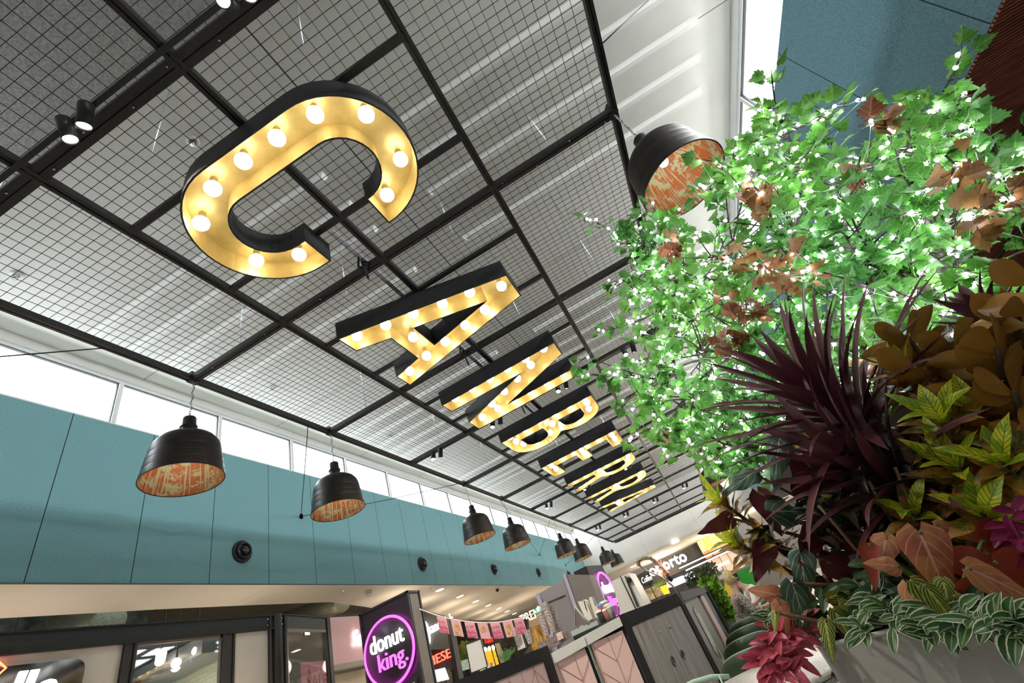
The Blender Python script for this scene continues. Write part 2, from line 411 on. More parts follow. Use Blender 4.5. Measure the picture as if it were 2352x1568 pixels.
def inset(lp, d):
    """shift every edge of a closed loop to its left (inside of a counter-clockwise loop) by d"""
    n = len(lp); out = []
    pts = [p for i, p in enumerate(lp) if (V(p) - V(lp[i - 1])).length > 1e-6]
    n = len(pts)
    for i in range(n):
        a, b, c = V(pts[i - 1]), V(pts[i]), V(pts[(i + 1) % n])
        e1 = (b - a).normalized(); e2 = (c - b).normalized()
        n1 = V((-e1.y, e1.x)); n2 = V((-e2.y, e2.x))
        k = 1 + n1.dot(n2); m = (n1 + n2) / max(k, .25)
        out.append(tuple(b + m * d))
    return pts, out
CB = [onz(u, v, 3.95) for (u, v) in ((462, 513), (489, 433), (559, 370), (636, 317), (724, 263), (841, 263), (920, 366), (889, 448), (589, 598), (687, 585))]
AB = [onz(u, v, 3.95) for (u, v) in ((820, 771), (886, 746), (949, 720), (1016, 697), (1079, 671), (1152, 657), (1114, 711), (1069, 747), (1023, 784), (949, 774), (980, 817), (941, 852))]
XB = -2.62
def wh(P, c): return [(p.y - c, p.x - XB) for p in P]
LET = [('C', L_C(), wh(CB, LC[0])), ('A', L_A(), wh(AB, LC[1])),
       ('N', L_N(), seg([(-.52, .2), (-.52, 1.95)], 6) + seg([(-.26, 1.6), (.26, .55)], 4) + seg([(.53, .2), (.53, 1.95)], 6)),
       ('B', L_B(), seg([(-.46, .18), (-.46, 2.0)], 6) + [(-.1, .18), (.2, .24), (.42, .5), (.36, .88), (-.02, 1.08), (.22, 1.22), (.36, 1.6), (.18, 1.93), (-.14, 1.98)]),
       ('E', L_E(), seg([(-.38, .18), (-.38, 1.99)], 6) + [(-.05, .18), (.32, .18), (-.05, 1.09), (.25, 1.09), (-.05, 1.99), (.32, 1.99)]),
       ('R', L_R(), seg([(-.45, .2), (-.45, 2.0)], 6) + [(-.1, 1.0), (.1, .72), (.27, .4), (.42, .14), (.2, 1.1), (.42, 1.35), (.4, 1.68), (.18, 1.93), (-.12, 2.0)]),
       ('R', L_R(), None), ('A', L_A(), None)]
LET[6] = ('R', L_R(), LET[5][2]); LET[7] = ('A', L_A(), LET[1][2])
ZB0, ZB1 = 3.84, 4.11
ll = ['large marquee letter C, nearest of the row of lit letters', 'marquee letter A second in the row, between the C and the N', 'marquee letter N, third of the lit letters',
      'marquee letter B, fourth of the lit letters', 'marquee letter E, fifth of the lit letters', 'marquee letter R, first of the two Rs, just after the E', 'marquee letter R, second of the two Rs, just before the last A', 'marquee letter A at the far end of the row of lit letters']
bproto = None
for i, (ch, loops, bl) in enumerate(LET):
    c = LC[i]
    t = thing('marquee_letter', ll[i] + ', black casing with gold inside and globe bulbs', 'sign letter', (XB + 1.08, c, ZB1), group='lit marquee letters')
    t['label'] = ll[i]
    P3 = lambda z: (lambda w, h: V((XB + h, c + w, z)))
    ho = MB(); li = MB(); ins = []
    for k, lp in enumerate(loops):
        if (area(lp) > 0) != (k == 0): lp = lp[::-1]
        o_, n2 = inset(lp, .016); n = len(o_); ins.append(n2)
        A = [P3(ZB0)(*p) for p in o_]; B = [P3(ZB1)(*p) for p in o_]; C_ = [P3(ZB0)(*p) for p in n2]; D = [P3(ZB1 - .015)(*p) for p in n2]
        ho.add(A + B + C_, [(q, (q + 1) % n, n + (q + 1) % n, n + q) for q in range(n)] + [(q, (q + 1) % n, 2 * n + (q + 1) % n, 2 * n + q) for q in range(n)])
        li.add(C_ + D, [(q, (q + 1) % n, n + (q + 1) % n, n + q) for q in range(n)])
        loops[k] = o_
    ho.poly(loops, P3(ZB1 - .004), P3(ZB1))
    ho.build('casing', M_charcoal, t)
    li.poly(ins, P3(ZB1 - .016), P3(ZB1 - .012))
    li.build('gold_liner', gold, t)
    for (w, h) in bl:
        b = MB().ball((0, 0, 0), .068, 16, 10)
        if bproto is None:
            bproto = b.build('bulb', bulb_m, None); bo = bproto; sp_ = MB().lathe([(.03, .045), (.03, .15)], (0, 0, 0), 12).build('socket', sock_m, bo)
            sproto = sp_
        else:
            bo = bproto.copy(); COL.objects.link(bo); sc_ = sproto.copy(); COL.objects.link(sc_); sc_.parent = bo
        bo.parent = t; bo.matrix_basis = Matrix.Translation(V((XB + h, c + w, 3.95)) - t.matrix_basis.translation)
# taped cable ends between the letters
for i, (c) in enumerate((2.98, 5.35, 7.72)):
    p = V((-1.75, c, ZG - .05))
    t = thing('cable_end', ['taped black cable loop hanging between the C and the first A', 'taped cable end hanging between the first A and the N', 'taped cable end hanging between the N and the B'][i], 'cable', p)
    MB().tube([p + V((0, -.1, .1)), p + V((-.06, -.05, .02)), p + V((-.02, .06, -.01)), p + V((.05, .02, .08)), p + V((0, -.05, .05)), p + V((0, 0, -.1)), p + V((.005, 0, -.2))], [.012, .016, .018, .016, .016, .014, .012], 8).build('cable', M_blackmatte, t)
    MB().tube([p + V((.005, 0, -.2)), p + V((.006, 0, -.23))], .006, 6).build('copper_tip', mat('copper', (.6, .3, .18), rough=.4, metal=.8), t)
    MB().box((-1.79, c - .5, ZG + .10), (-1.74, c + .9, ZG + .13)).build('conduit', M_zinc, t)

# ================================================================ PENDANT LAMPS
lin, t_, n_, l_ = nt('lamp_inside_copper_drips')
o_ = n_.new('ShaderNodeOutputMaterial'); b_ = n_.new('ShaderNodeBsdfPrincipled'); l_.new(b_.outputs[0], o_.inputs[0])
tc = n_.new('ShaderNodeTexCoord'); oi = n_.new('ShaderNodeObjectInfo')
ad = n_.new('ShaderNodeVectorMath'); ad.operation = 'ADD'; l_.new(tc.outputs['UV'], ad.inputs[0]); l_.new(oi.outputs['Random'], ad.inputs[1])
mp = n_.new('ShaderNodeMapping'); mp.inputs['Scale'].default_value = (110, .7, 1); l_.new(ad.outputs[0], mp.inputs[0])
n1 = n_.new('ShaderNodeTexNoise'); n1.inputs['Scale'].default_value = 1; n1.inputs['Detail'].default_value = 3; l_.new(mp.outputs[0], n1.inputs[0])
mp2 = n_.new('ShaderNodeMapping'); mp2.inputs['Scale'].default_value = (11, 3, 1); l_.new(ad.outputs[0], mp2.inputs[0])
n2_ = n_.new('ShaderNodeTexNoise'); n2_.inputs['Scale'].default_value = 1; n2_.inputs['Detail'].default_value = 9; n2_.inputs['Roughness'].default_value = .75; l_.new(mp2.outputs[0], n2_.inputs[0])
a1 = math_(n_, l_, 'GREATER_THAN', n1.outputs['Fac'], .56); a2 = math_(n_, l_, 'GREATER_THAN', n2_.outputs['Fac'], .53)
fa = math_(n_, l_, 'MAXIMUM', a1, a2)
mx_ = n_.new('ShaderNodeMix'); mx_.data_type = 'RGBA'; l_.new(fa, mx_.inputs[0]); mx_.inputs[6].default_value = (.48, .15, .045, 1); mx_.inputs[7].default_value = (.5, .58, .42, 1)
l_.new(mx_.outputs[2], b_.inputs['Base Color']); b_.inputs['Roughness'].default_value = .5
lbody = mat('lamp_black_spun_metal', (.035, .03, .027), rough=.38, metal=.5, var=.2, scale=3, stretch=(1, 1, 25), bump=.08)
prof = [(.37, 0), (.368, .02), (.355, .10), (.342, .19), (.33, .28), (.318, .36), (.30, .42), (.265, .475), (.215, .515), (.16, .54), (.115, .56), (.09, .585), (.08, .62), (.082, .64), (.088, .645), (.088, .66), (.072, .665), (.07, .77), (.06, .785), (.001, .788)]
prof = [(r + (.0025 if .05 < z < .45 and int(z * 60) % 2 else 0), z) for r, z in prof]
dp = []
for k in range(len(prof) - 1):
    (ra, za), (rb, zb) = prof[k], prof[k + 1]; m = 5 if zb <= .43 and zb > .03 else 1
    for j in range(m): q = j / m; dp.append((ra + (rb - ra) * q + (.0022 * (1 if j % 2 else -1) if m > 1 else 0), za + (zb - za) * q))
dp.append(prof[-1]); dp = [(r * 1.045 if z < .5 else r, z * 1.01) for r, z in dp]
def make_lamp(loc, label):
    t = thing('pendant_lamp', label, 'pendant lamp', loc, group='black bell pendants hung from the grid edges')
    x, y, z = loc; c = (x, y, z)
    MB().lathe(dp, c, 56).build('lamp_shade', lbody, t)
    q = MB(); ins = [(max(r - .008, .02), z_ - (.004 if i_ > 5 else 0)) for i_, (r, z_) in enumerate(dp) if z_ < .56]
    n = 56; vs = []; uv = []
    for i_, (r, z_) in enumerate(ins):
        for k in range(n + 1): vs.append((x + r * cos(2 * pi * k / n), y + r * sin(2 * pi * k / n), z + z_)); uv.append((k / n, z_ / .5 + i_ * .004))
    q.add(vs, [(i_ * (n + 1) + k, i_ * (n + 1) + k + 1, (i_ + 1) * (n + 1) + k + 1, (i_ + 1) * (n + 1) + k) for i_ in range(len(ins) - 1) for k in range(n)], True, uv)
    q.build('shade_lining', lin, t)
    MB().tube([(x + .384 * cos(2 * pi * k / 48), y + .384 * sin(2 * pi * k / 48), z) for k in range(49)], .006, 6, False).build('rim', M_blackmatte, t)
    b = MB().ball((x, y, z + .34), .045, 16, 10).build('bulb', glow('lamp_bulb', (1, .8, .55), 22), t)
    MB().lathe([(.025, .37), (.028, .5)], c, 12).build('socket', M_blackmatte, b)
    ch = MB(); zz = z + .785; k = 0
    while zz < ZG - .01:
        L = .034; d = V((1, 0, 0)) if k % 2 else V((0, 1, 0)); cc = V((x, y, zz + L / 2))
        ch.tube([cc + d * (.011 * cos(a)) + V((0, 0, .022 * sin(a))) for a in [2 * pi * j / 10 for j in range(11)]], .0035, 5, False); zz += .033; k += 1
    ch.build('chain', M_zinc, t)
    MB().tube([V((x, y, z + .77)).lerp(V((x + .01, y, ZG)), k / 12) + V((.012 * sin(k * 2.2), .012 * cos(k * 1.9), 0)) for k in range(13)], .004, 6).build('cord', M_blackmatte, t)
    MB().box((x - .05, y - .06, ZG - .01), (x + .03, y + .06, ZG + .12)).build('hook_plate', M_black, t)
    return t
nth = ['nearest', 'second', 'third', 'fourth', 'fifth', 'sixth', 'seventh', 'eighth']
rows = [3.07, 5.44, 10.18, 12.55, 17.29, 19.66, 24.40, 26.77]
lamp = make_lamp((BX[0] + .01, rows[0], 2.785), '')
for i, y in enumerate(rows):
    lab = 'black bell pendant lamp along the teal wall, ' + nth[i] + ' from the camera'
    if i == 0: lamp['label'] = lab
    else: dup(lamp, Matrix.Translation((BX[0] + .01, y, 2.785)), lab)
for i, y in enumerate(rows[:6]):
    dup(lamp, Matrix.Translation((BX[4] - .02, y, 2.785)) @ Matrix.Rotation(i * .9 + .6, 4, 'Z'), 'black bell pendant along the right grid edge, ' + nth[i] + (' one, above the lit tree' if i == 0 else ' one, behind the lit tree'))

# ================================================================ SPOTLIGHTS ON THE TRACKS
spot_face = glow('spot_lens', (1, .93, .8), 60)
sb = mat('spot_black', (.02, .02, .02), rough=.4)
def make_spot(loc, label, tilt=25, rz=0):
    t = thing('track_spotlight', label, 'spotlight', loc, rz, group='black track spotlights')
    x, y, z = loc; M = frame(t)
    A = Matrix.Rotation(R(tilt), 3, 'X')
    MB().box((-.02, -.02, -.02), (.02, .02, .0)).tube([(0, 0, 0), (0, 0, -.06)], .01, 8).build('bracket', sb, t, world=False)
    MB().lathe([(.001, .1), (.045, .1), (.048, .09), (.048, -.09), (.044, -.09), (.04, -.08)], (0, 0, -.1), 20, A).build('can', sb, t, world=False)
    MB().lathe([(.04, -.078), (.001, -.078)], (0, 0, -.1), 20, A).build('lens', spot_face, t, world=False)
    return t
sp0 = None; si = 0
for (j, y) in ((0, .70), (1, 7.81), (2, 14.92), (3, 22.03)):
    for k, x in enumerate((-3.8, -2.36, -.85, .62)):
        for d in (-.09, .09):
            if j == 0 and k in (0, 3): continue
            lab = 'black spotlight on the %s track, %s bay, %s of its pair' % (['nearest', 'second', 'third', 'farthest'][j], ['far left', 'inner left', 'inner right', 'far right'][k], 'left' if d < 0 else 'right')
            M = Matrix.Translation((x + d, y - .112, ZG - .03)) @ Matrix.Rotation(R(rnd(-20, 20) + (180 if d < 0 else 60)), 4, 'Z')
            if sp0 is None: sp0 = make_spot((x + d, y - .112, ZG - .03), lab)
            else: dup(sp0, M, lab)
# ================================================================ SHOPS ALONG THE LEFT
UP = V((0, 0, 1)); YY = V((0, 1, 0)); XX = V((1, 0, 0))
def slab(pts, nrm, d):
    """planar outline extruded by d along nrm"""
    nrm = V(nrm).normalized() * d; n = len(pts); m = MB()
    m.add([V(p) for p in pts] + [V(p) + nrm for p in pts], [tuple(range(n)), tuple(range(2 * n - 1, n - 1, -1))] + [(i, (i + 1) % n, n + (i + 1) % n, n + i) for i in range(n)])
    return m
XS = -8.8
white_board = mat('shop_white_board', (.55, .51, .46), rough=.5, var=.03, scale=3)
# black steel portal of the corner shop
zb1, zb0 = 2.78, 2.50
t = thing('shop_beam', 'black steel beam along the top of the corner shop front', 'beam', (XS, 3, zb0))
MB().box((XS - .12, -4, zb0 + .02), (XS, 8.45, zb1 - .02)).build('web', M_black, t)
MB().box((XS - .14, -4, zb1 - .02), (XS + .03, 8.6, zb1)).box((XS - .14, -4, zb0), (XS + .03, 8.45, zb0 + .02)).build('flange', M_blackmatte, t)
p0 = V((XS, 8.62, 0)); p1 = V((-9.27, 10.45, 0)); dd = (p1 - p0).normalized(); nn = V((dd.y, -dd.x, 0))
t = thing('shop_beam', 'short black steel beam between the corner column and the pink shop sign', 'beam', (p0.x, p0.y, zb0))
MB().obox(p0 + UP * zb0, dd * (p1 - p0).length, nn * -.12, UP * (zb1 - zb0)).build('web', M_black, t)
MB().obox(p0 + UP * (zb1 - .02), dd * (p1 - p0).length, nn * .03, UP * .02).build('flange', M_blackmatte, t)
t = thing('steel_column', 'black steel corner column of the shop with round core and bolts', 'column', (XS, 8.4, FLOOR))
q = MB(); q.box((XS - .1, 8.18, FLOOR), (XS + .02, 8.24, zb1)).box((XS - .1, 8.58, FLOOR), (XS + .02, 8.64, zb1)); q.build('flange', M_black, t)
MB().tube([(XS - .02, 8.4, FLOOR), (XS - .02, 8.4, zb1)], .11, 20).build('core', M_black, t)
q = MB()
for yy in (8.13, 8.5):
    for z in (2.58, 2.70): q.tube([(XS + .02, yy, z), (XS + .035, yy, z)], .014, 8)
q.build('bolts', M_chrome, t)
# bays of the corner shop: white panel with noodle sign, glass bay, white panel
ya = onx(0, 1500, XS).y; yb = onx(286, 1478, XS).y; yc = onx(315, 1478, XS).y; yd = onx(512, 1455, XS).y; ye = onx(540, 1450, XS).y
t = thing('wall_cladding', 'white wall cladding carrying the black noodle shop sign', 'panel', (XS, 3, FLOOR))
MB().box((XS - .1, -4, FLOOR), (XS - .03, yb, zb0)).build('board', white_board, t)
t = thing('wall_cladding', 'white wall cladding left of the black corner column', 'panel', (XS, 7.5, FLOOR))
MB().box((XS - .1, ye, FLOOR), (XS - .03, 8.18, zb0)).build('board', white_board, t)
for i, (a, b) in enumerate(((yb, yc), (yd, ye))):
    t = thing('shop_post', ['black post left of the glass bay of the corner shop', 'black post right of the glass bay of the corner shop'][i], 'post', (XS, a, FLOOR))
    MB().box((XS - .08, a + .05, FLOOR), (XS, b - .05, zb0)).build('core', M_black, t)
    MB().box((XS - .1, a, FLOOR), (XS + .02, a + .04, zb0)).box((XS - .1, b - .04, FLOOR), (XS + .02, b, zb0)).build('flange', M_black, t)
t = thing('shop_glazing', 'clear glass bay of the corner shop with a thin black frame', 'glazing', (XS, yc, FLOOR))
MB().box((XS - .06, yc, zb0 - .04), (XS - .02, yd, zb0)).box((XS - .06, yc, FLOOR), (XS - .02, yc + .03, zb0)).box((XS - .06, yd - .03, FLOOR), (XS - .02, yd, zb0)).build('frame', mat('bronze_frame', (.12, .10, .09), rough=.4), t)
MB().box((XS - .045, yc + .03, FLOOR), (XS - .035, yd - .03, zb0 - .04)).build('pane', glass, t)
# interior of that shop
brick, bt, bn, bl_ = nt('white_brick')
o_ = bn.new('ShaderNodeOutputMaterial'); b_ = bn.new('ShaderNodeBsdfPrincipled'); bl_.new(b_.outputs[0], o_.inputs[0])
br = bn.new('ShaderNodeTexBrick'); tcb = bn.new('ShaderNodeTexCoord'); sx_ = bn.new('ShaderNodeSeparateXYZ'); cx_ = bn.new('ShaderNodeCombineXYZ'); bl_.new(tcb.outputs['Object'], sx_.inputs[0])
bl_.new(math_(bn, bl_, 'ADD', sx_.outputs[0], sx_.outputs[1]), cx_.inputs[0]); bl_.new(sx_.outputs[2], cx_.inputs[1]); bl_.new(cx_.outputs[0], br.inputs[0])
br.inputs['Scale'].default_value = 3.2; br.inputs['Mortar Size'].default_value = .012
br.inputs['Color1'].default_value = (.62, .62, .46, 1); br.inputs['Color2'].default_value = (.58, .58, .43, 1); br.inputs['Mortar'].default_value = (.38, .38, .27, 1)
bl_.new(br.outputs[0], b_.inputs['Base Color']); b_.inputs['Roughness'].default_value = .8
struct('wall_shop_brick', MB().box((-12.5, 8.0, FLOOR), (XS - .3, 8.1, 2.75)), brick)
struct('wall_shop_rear', MB().box((-12.6, -4, FLOOR), (-12.5, 8.1, 4.4)), mat('shop_rear_wall', (.10, .085, .07), rough=.8, var=.5, scale=4))
t = thing('bulkhead', 'grey metal bulkhead inside the glass bay above the white bricks', 'bulkhead', (-10, 7.4, 2.3))
MB().box((-12, 7.1, 2.35), (-9.3, 7.9, 2.65)).build('bulkhead', mat('bulk_grey', (.3, .3, .3), rough=.4, metal=.4), t)
q = 0
for (x, y, z) in ((-10.0, 4.9, 2.62), (-10.4, 4.7, 2.55), (-9.6, 6.55, 2.5), (-9.9, 6.75, 2.52), (-10.2, 6.95, 2.54), (-9.75, 6.95, 2.36), (-10.1, 7.2, 2.38), (-9.5, 7.15, 2.46)):
    lab = 'white globe lamp inside the glass bay, ' + ['left pair, right one', 'left pair, left one', 'right cluster, first from the camera', 'right cluster, second along the beam', 'right cluster, third along the beam', 'right cluster, lower row first', 'right cluster, lower row last', 'right cluster, topmost near the brick wall'][q]; q += 1
    t = thing('globe_lamp', lab, 'lamp', (x, y, z), group='globe lamps inside the corner shop')
    MB().ball((x, y, z), .085, 14, 8).build('globe', glow('globe_glow', (1, .93, .8), 2.5), t)
    MB().tube([(x, y, z + .08), (x, y, z + .2), (x, y, 4.6)], [.02, .012, .006], 8).build('stem', sb, t)
for i, (y, z) in enumerate(((5.2, 2.1), (6.0, 1.8), (6.4, 2.3))):
    MBq = MB().tube([(-11.8, y - 1.2, z - .3), (-10.6, y + 1.4, z + .25)], .03, 8)
    tag(MBq.build('service_pipe', mat('red_pipe', (.25, .06, .04), rough=.5)), 'dark red service pipe inside the corner shop, ' + ['lowest one', 'middle one', 'topmost one'][i], 'pipe')
t = thing('skylight_panel', 'bluish lit louvre panel in the ceiling of the corner shop', 'light', (-10.4, 5.6, 2.6))
MB().box((-11.3, 5.1, 2.66), (-10.2, 5.9, 2.68)).build('diffuser', glow('louvre_glow', (.75, .88, 1), 2.2), t)
# noodle shop sign
sx = XS + .03
P = [onx(u, v, sx) for u, v in ((0, 1504), (185, 1488))]
sz1 = 2.36; sy1 = onx(196, 1530, sx).y
t = thing('shop_sign', 'glossy black rounded sign board with white lit lettering on the white panel', 'sign', (sx, 3, 1.6))
cr = [(-.5, sz1 - 1.25), (sy1, sz1 - 1.25)] + arc(sy1 - .16, sz1 - .16, .16, 0, 90, 8) + [(-.5, sz1)]
MB().poly([cr], lambda y, z: V((sx - .06, y, z)), lambda y, z: V((sx, y, z))).build('board', mat('sign_gloss_black', (.006, .006, .008), rough=.08), t)
a = onx(0, 1568, sx + .03); b = onx(140, 1538, sx + .03)
text('noddle', 'lettering', glow('sign_white_glow', (1, 1, 1), 2.5), t, (sx + .02, b.y - 1.62, b.z - .42), YY, UP, width=1.62, height=.46, depth=.03, shear=.15, bold=.035)
r0 = onx(0, 1535, sx + .02)
MB().tube([r0 + V((0, .0, .05)), r0 + V((0, .06, .0)), r0 + V((0, .0, -.07)), r0 + V((0, -.1, -.07)), r0 + V((0, -.13, .04)), r0 + V((0, -.04, .09)), r0 + V((0, .0, .05))], .012, 8).build('red_swirl', glow('neon_red', (1, .08, .03), 8), t)
# splayed glass bay beside the column with the SALE poster
def onplane(u, v, o, n):
    d = ray(u, v); return d * (V(o).dot(V(n)) / d.dot(V(n)))
L1 = (p1 - p0).length
t = thing('shop_glazing', 'narrow glass shop window between the black column and the pink sign', 'glazing', (p0.x, p0.y, FLOOR))
fr = MB(); fr.obox(p0 + UP * (zb0 - .05), dd * L1, nn * -.06, UP * .05).obox(p0 + dd * .04 + UP * FLOOR, dd * .04, nn * -.06, UP * (zb0 - FLOOR)).obox(p0 + dd * (L1 - .14) + UP * FLOOR, dd * .12, nn * -.08, UP * (zb0 - FLOOR))
fr.build('frame', mat('alu_frame', (.2, .19, .17), rough=.35, metal=.6), t)
MB().obox(p0 + dd * .08 - nn * .03 + UP * FLOOR, dd * (L1 - .22), nn * -.008, UP * (zb0 - .05 - FLOOR)).build('pane', glass, t)
pk = mat('pink_poster', (.62, .20, .22), rough=.6)
A = onplane(690, 1521, p0 - nn * .07, nn); B = onplane(755, 1519, p0 - nn * .07, nn)
t = thing('poster', 'pink poster with red SALE lettering behind the narrow shop window', 'poster', A)
w_ = (B - A).length
MB().obox(A - UP * 1.1, dd * w_, nn * -.006, UP * 1.1).build('sheet', pk, t)
text('SALE', 'lettering', mat('poster_red', (.45, .01, .01), rough=.6), t, A + nn * .004 + dd * w_ * .2 - UP * .52, dd, UP, width=w_ * .68, height=.26, depth=.004)
q = MB()
for (f_, s_) in ((.28, 1.), (.68, .8)):
    c_ = A + dd * w_ * f_ - UP * .02 + nn * .003
    pr = [(.004, 0), (.004, -.1), (.03, -.12), (.035, -.17), (.11 * s_, -.24), (.13 * s_, -.36), (-.13 * s_, -.36), (-.11 * s_, -.24), (-.035, -.17), (-.03, -.12), (-.004, -.1), (-.004, 0)]
    q.add([c_ + dd * x_ + UP * z_ for x_, z_ in pr], [tuple(range(len(pr)))])
q.build('printed_shapes', mat('poster_shadow_print', (.42, .10, .12), rough=.6), t)
tp = p0 - nn * 1.2 + dd * .8
t = thing('track_light', 'white track with cylinder spotlight inside the narrow shop window', 'track light', tp + UP * 1.9)
MB().tube([tp + UP * 1.85 - dd * .5, tp + UP * 2.05 + dd * .55], .03, 8).build('track', M_white, t)
MB().tube([tp + UP * 1.78 - dd * .25, tp + UP * 1.64 - dd * .2], .05, 12).build('can', M_white, t)
c_ = onplane(705, 1457, p0 - nn * 1.5, nn)
t = thing('floodlight', 'bright white floodlight glaring inside the narrow shop window', 'lamp', c_)
MB().obox(c_ - dd * .09, dd * .18, nn * .03, UP * .07).build('lens', glow('flood_glow', (1, 1, .95), 40), t)
MB().obox(c_ - dd * .1 - UP * .01 - nn * .06, dd * .2, nn * .06, UP * .09).build('housing', sb, t)
inw = p0 - nn * 3
struct('wall_shop_inner', MB().obox(p0 - nn * 3.2 - dd * 1.5 + UP * FLOOR, dd * 4.6, nn * -.1, UP * 3.0), mat('cream_lit_wall', (.8, .68, .5), rough=.8))
struct('wall_shop_inner_top', MB().obox(p0 - nn * 3.1 - dd * 1.5 + UP * 1.4, dd * 2.6, nn * -.05, UP * 2), mat('dark_plenum', (.10, .10, .11), rough=.8, var=.5, scale=3))
# pink fascia sign, lit opening below
fo = p1 + nn * .05
t = thing('shop_sign', 'matte pink fascia panel with small white lit script, behind the donut sign', 'sign', fo + UP * 1.9)
d2 = (V((-9.35, 12.9, 0)) - V((fo.x, fo.y, 0))).normalized(); n2 = V((d2.y, -d2.x, 0))
MB().obox(fo + UP * 1.72, d2 * 2.2, n2 * -.1, UP * 1.05).build('board', mat('dusty_pink', (.60, .36, .39), rough=.35), t)
MB().obox(fo - d2 * .12 + UP * FLOOR, d2 * .12, n2 * -.2, UP * (2.79 - FLOOR)).build('side_post', M_black, t)
MB().obox(fo + UP * 1.6, d2 * 2.2, n2 * -.14, UP * .12).build('track_head', mat('grey_track', (.3, .27, .24), rough=.5), t)
sg = onplane(812, 1470, fo + n2 * .05, n2)
text('Sushi', 'lettering', glow('sign_white_glow', (1, 1, 1), 2.5), t, sg - UP * .12 + n2 * .0, d2, UP, height=.36, width=.8, depth=.03, shear=.3, bold=.01)
t = thing('lit_shop_opening', 'bright cream lit shop interior opening below the pink fascia', 'shop interior', fo + UP * FLOOR)
MB().obox(fo - n2 * .5 + UP * FLOOR, d2 * 2.6, n2 * -.1, UP * 2.85).build('wall', mat('cream_lit_wall', (.8, .68, .5), rough=.8), t)
q = MB()
for k in range(30):
    for s_ in (.25, 1.05): q.obox(fo - n2 * .49 + d2 * s_ + UP * (FLOOR + .2 + k * .085), d2 * .012, n2 * .004, UP * .04)
q.build('slotted_rails', mat('rail_slots', (.35, .28, .2), rough=.6), t)

# mid-distance shops seen between the donut sign and the bunting
def panel(name, label, cat, pts, y, m, d=.06):
    """flat board standing across the hall at distance y; pts are its corners as surveyed on that plane"""
    P = [ony(u, v, y) for u, v in pts]
    c = sum(P, V()) / len(P)
    t = thing(name, label, cat, c); slab(P, (0, 1, 0), d).build('board', m, t); hang(t, P, ZS); return t
def hang(t, P, zt):
    if min(p.z for p in P) > FLOOR + .5 and max(p.z for p in P) < zt - .05:
        q = MB(); p = sum(P, V()) / len(P)
        q.tube([p + V((0, .05, 0)), V((p.x, p.y + .05, FLOOR))], .02, 5)
        q.build('stand', M_black, t)
def emp(c, s): return glow('glow_%s' % str(abs(hash((c, s))) % 99999), c, s)
grey_f = mat('grey_fascia', (.13, .13, .12), rough=.7)
t = panel('shop_sign', 'dark grey fascia with a white lit oval and script right of the donut sign', 'sign', ((955, 1400), (1030, 1420), (1032, 1490), (985, 1490)), 15, grey_f, .3)
c_ = ony(980, 1453, 14.95)
q = MB(); q.poly([[(.13 * cos(2 * pi * k / 24), .36 * sin(2 * pi * k / 24)) for k in range(24)]], lambda x, z: c_ + V((x, -.06, z)), lambda x, z: c_ + V((x, 0, z))); q.build('lit_oval', glow('sign_white_soft', (1, 1, 1), 1.5), t)
c_ = ony(988, 1456, 14.95)
text('sandwich', 'lettering', glow('sign_white_soft', (1, 1, 1), 1.5), t, c_, (.97, 0, .0), UP, width=.95, height=.3, depth=.05)
t = panel('shop_column', 'black round-edged column right of the grey sandwich fascia', 'column', ((1022, 1420), (1030, 1420), (1056, 1568), (1046, 1568)), 14.6, M_black, .3)
t = panel('shop_sign', 'dark shop bulkhead with red lit capitals below the grey fascia', 'sign', ((985, 1492), (1030, 1490), (1046, 1535), (990, 1542)), 15.6, mat('bulk_black', (.03, .028, .025), rough=.7), .2)
a = ony(986, 1532, 15.5)
text('MESE', 'lettering', glow('neon_red2', (1, .09, .05), 3), t, a, XX, UP, width=.9, height=.26, depth=.05)
scrm = emp((.75, .85, .9), 1.1)
panel('menu_screen', 'white menu screen below the red capitals', 'screen', ((990, 1540), (1020, 1533), (1030, 1560), (996, 1568)), 15.4, scrm)
panel('menu_screen', 'long white menu screen with salad pictures under hanging plants', 'screen', ((1043, 1522), (1077, 1512), (1080, 1535), (1048, 1545)), 16.5, mat('menu_salad', (.5, .5, .45), col2=(.12, .35, .08), scale=9, rough=.5, emit=(.5, .55, .45), estr=.35))
panel('dark_shop_front', 'dark shop front with black interior behind the white menu board', 'shop', ((1028, 1425), (1120, 1425), (1210, 1422), (1215, 1480), (1160, 1568), (1040, 1568)), 22, mat('dark_front', (.03, .027, .022), rough=.8, var=.5, scale=3), .2)
q = 0
for (u, v, r_) in ((1040, 1500, .5), (1055, 1495, .55), (1070, 1490, .5), (1045, 1512, .4), (1065, 1506, .45)):
    c_ = ony(u, v, 16.8); t = thing('hanging_plant', 'hanging trailing plant above the salad menu screen, ' + ['far left', 'second from the left', 'far right', 'lower left', 'lower right'][q], 'plant', c_, group='hanging plants in the shop behind'); q += 1
    m_ = MB()
    for k in range(120):
        p = c_ + V((rnd(-r_, r_) * .5, rnd(-.2, .2), rnd(-r_, r_) * .5)); s_ = rnd(.03, .07)
        m_.add([p, p + V((s_, 0, -s_)), p + V((0, .01, -s_ * 2.6)), p + V((-s_, 0, -s_))], [(0, 1, 2, 3)])
    m_.build('foliage', mat('far_foliage', (.05, .11, .01), col2=(.2, .22, .02), scale=3, rough=.8), t)
panel('amber_wall', 'amber lit wall with small hanging bulbs behind the counter', 'panel', ((1112, 1492), (1132, 1480), (1146, 1530), (1126, 1540)), 20, emp((.9, .42, .02), .75))
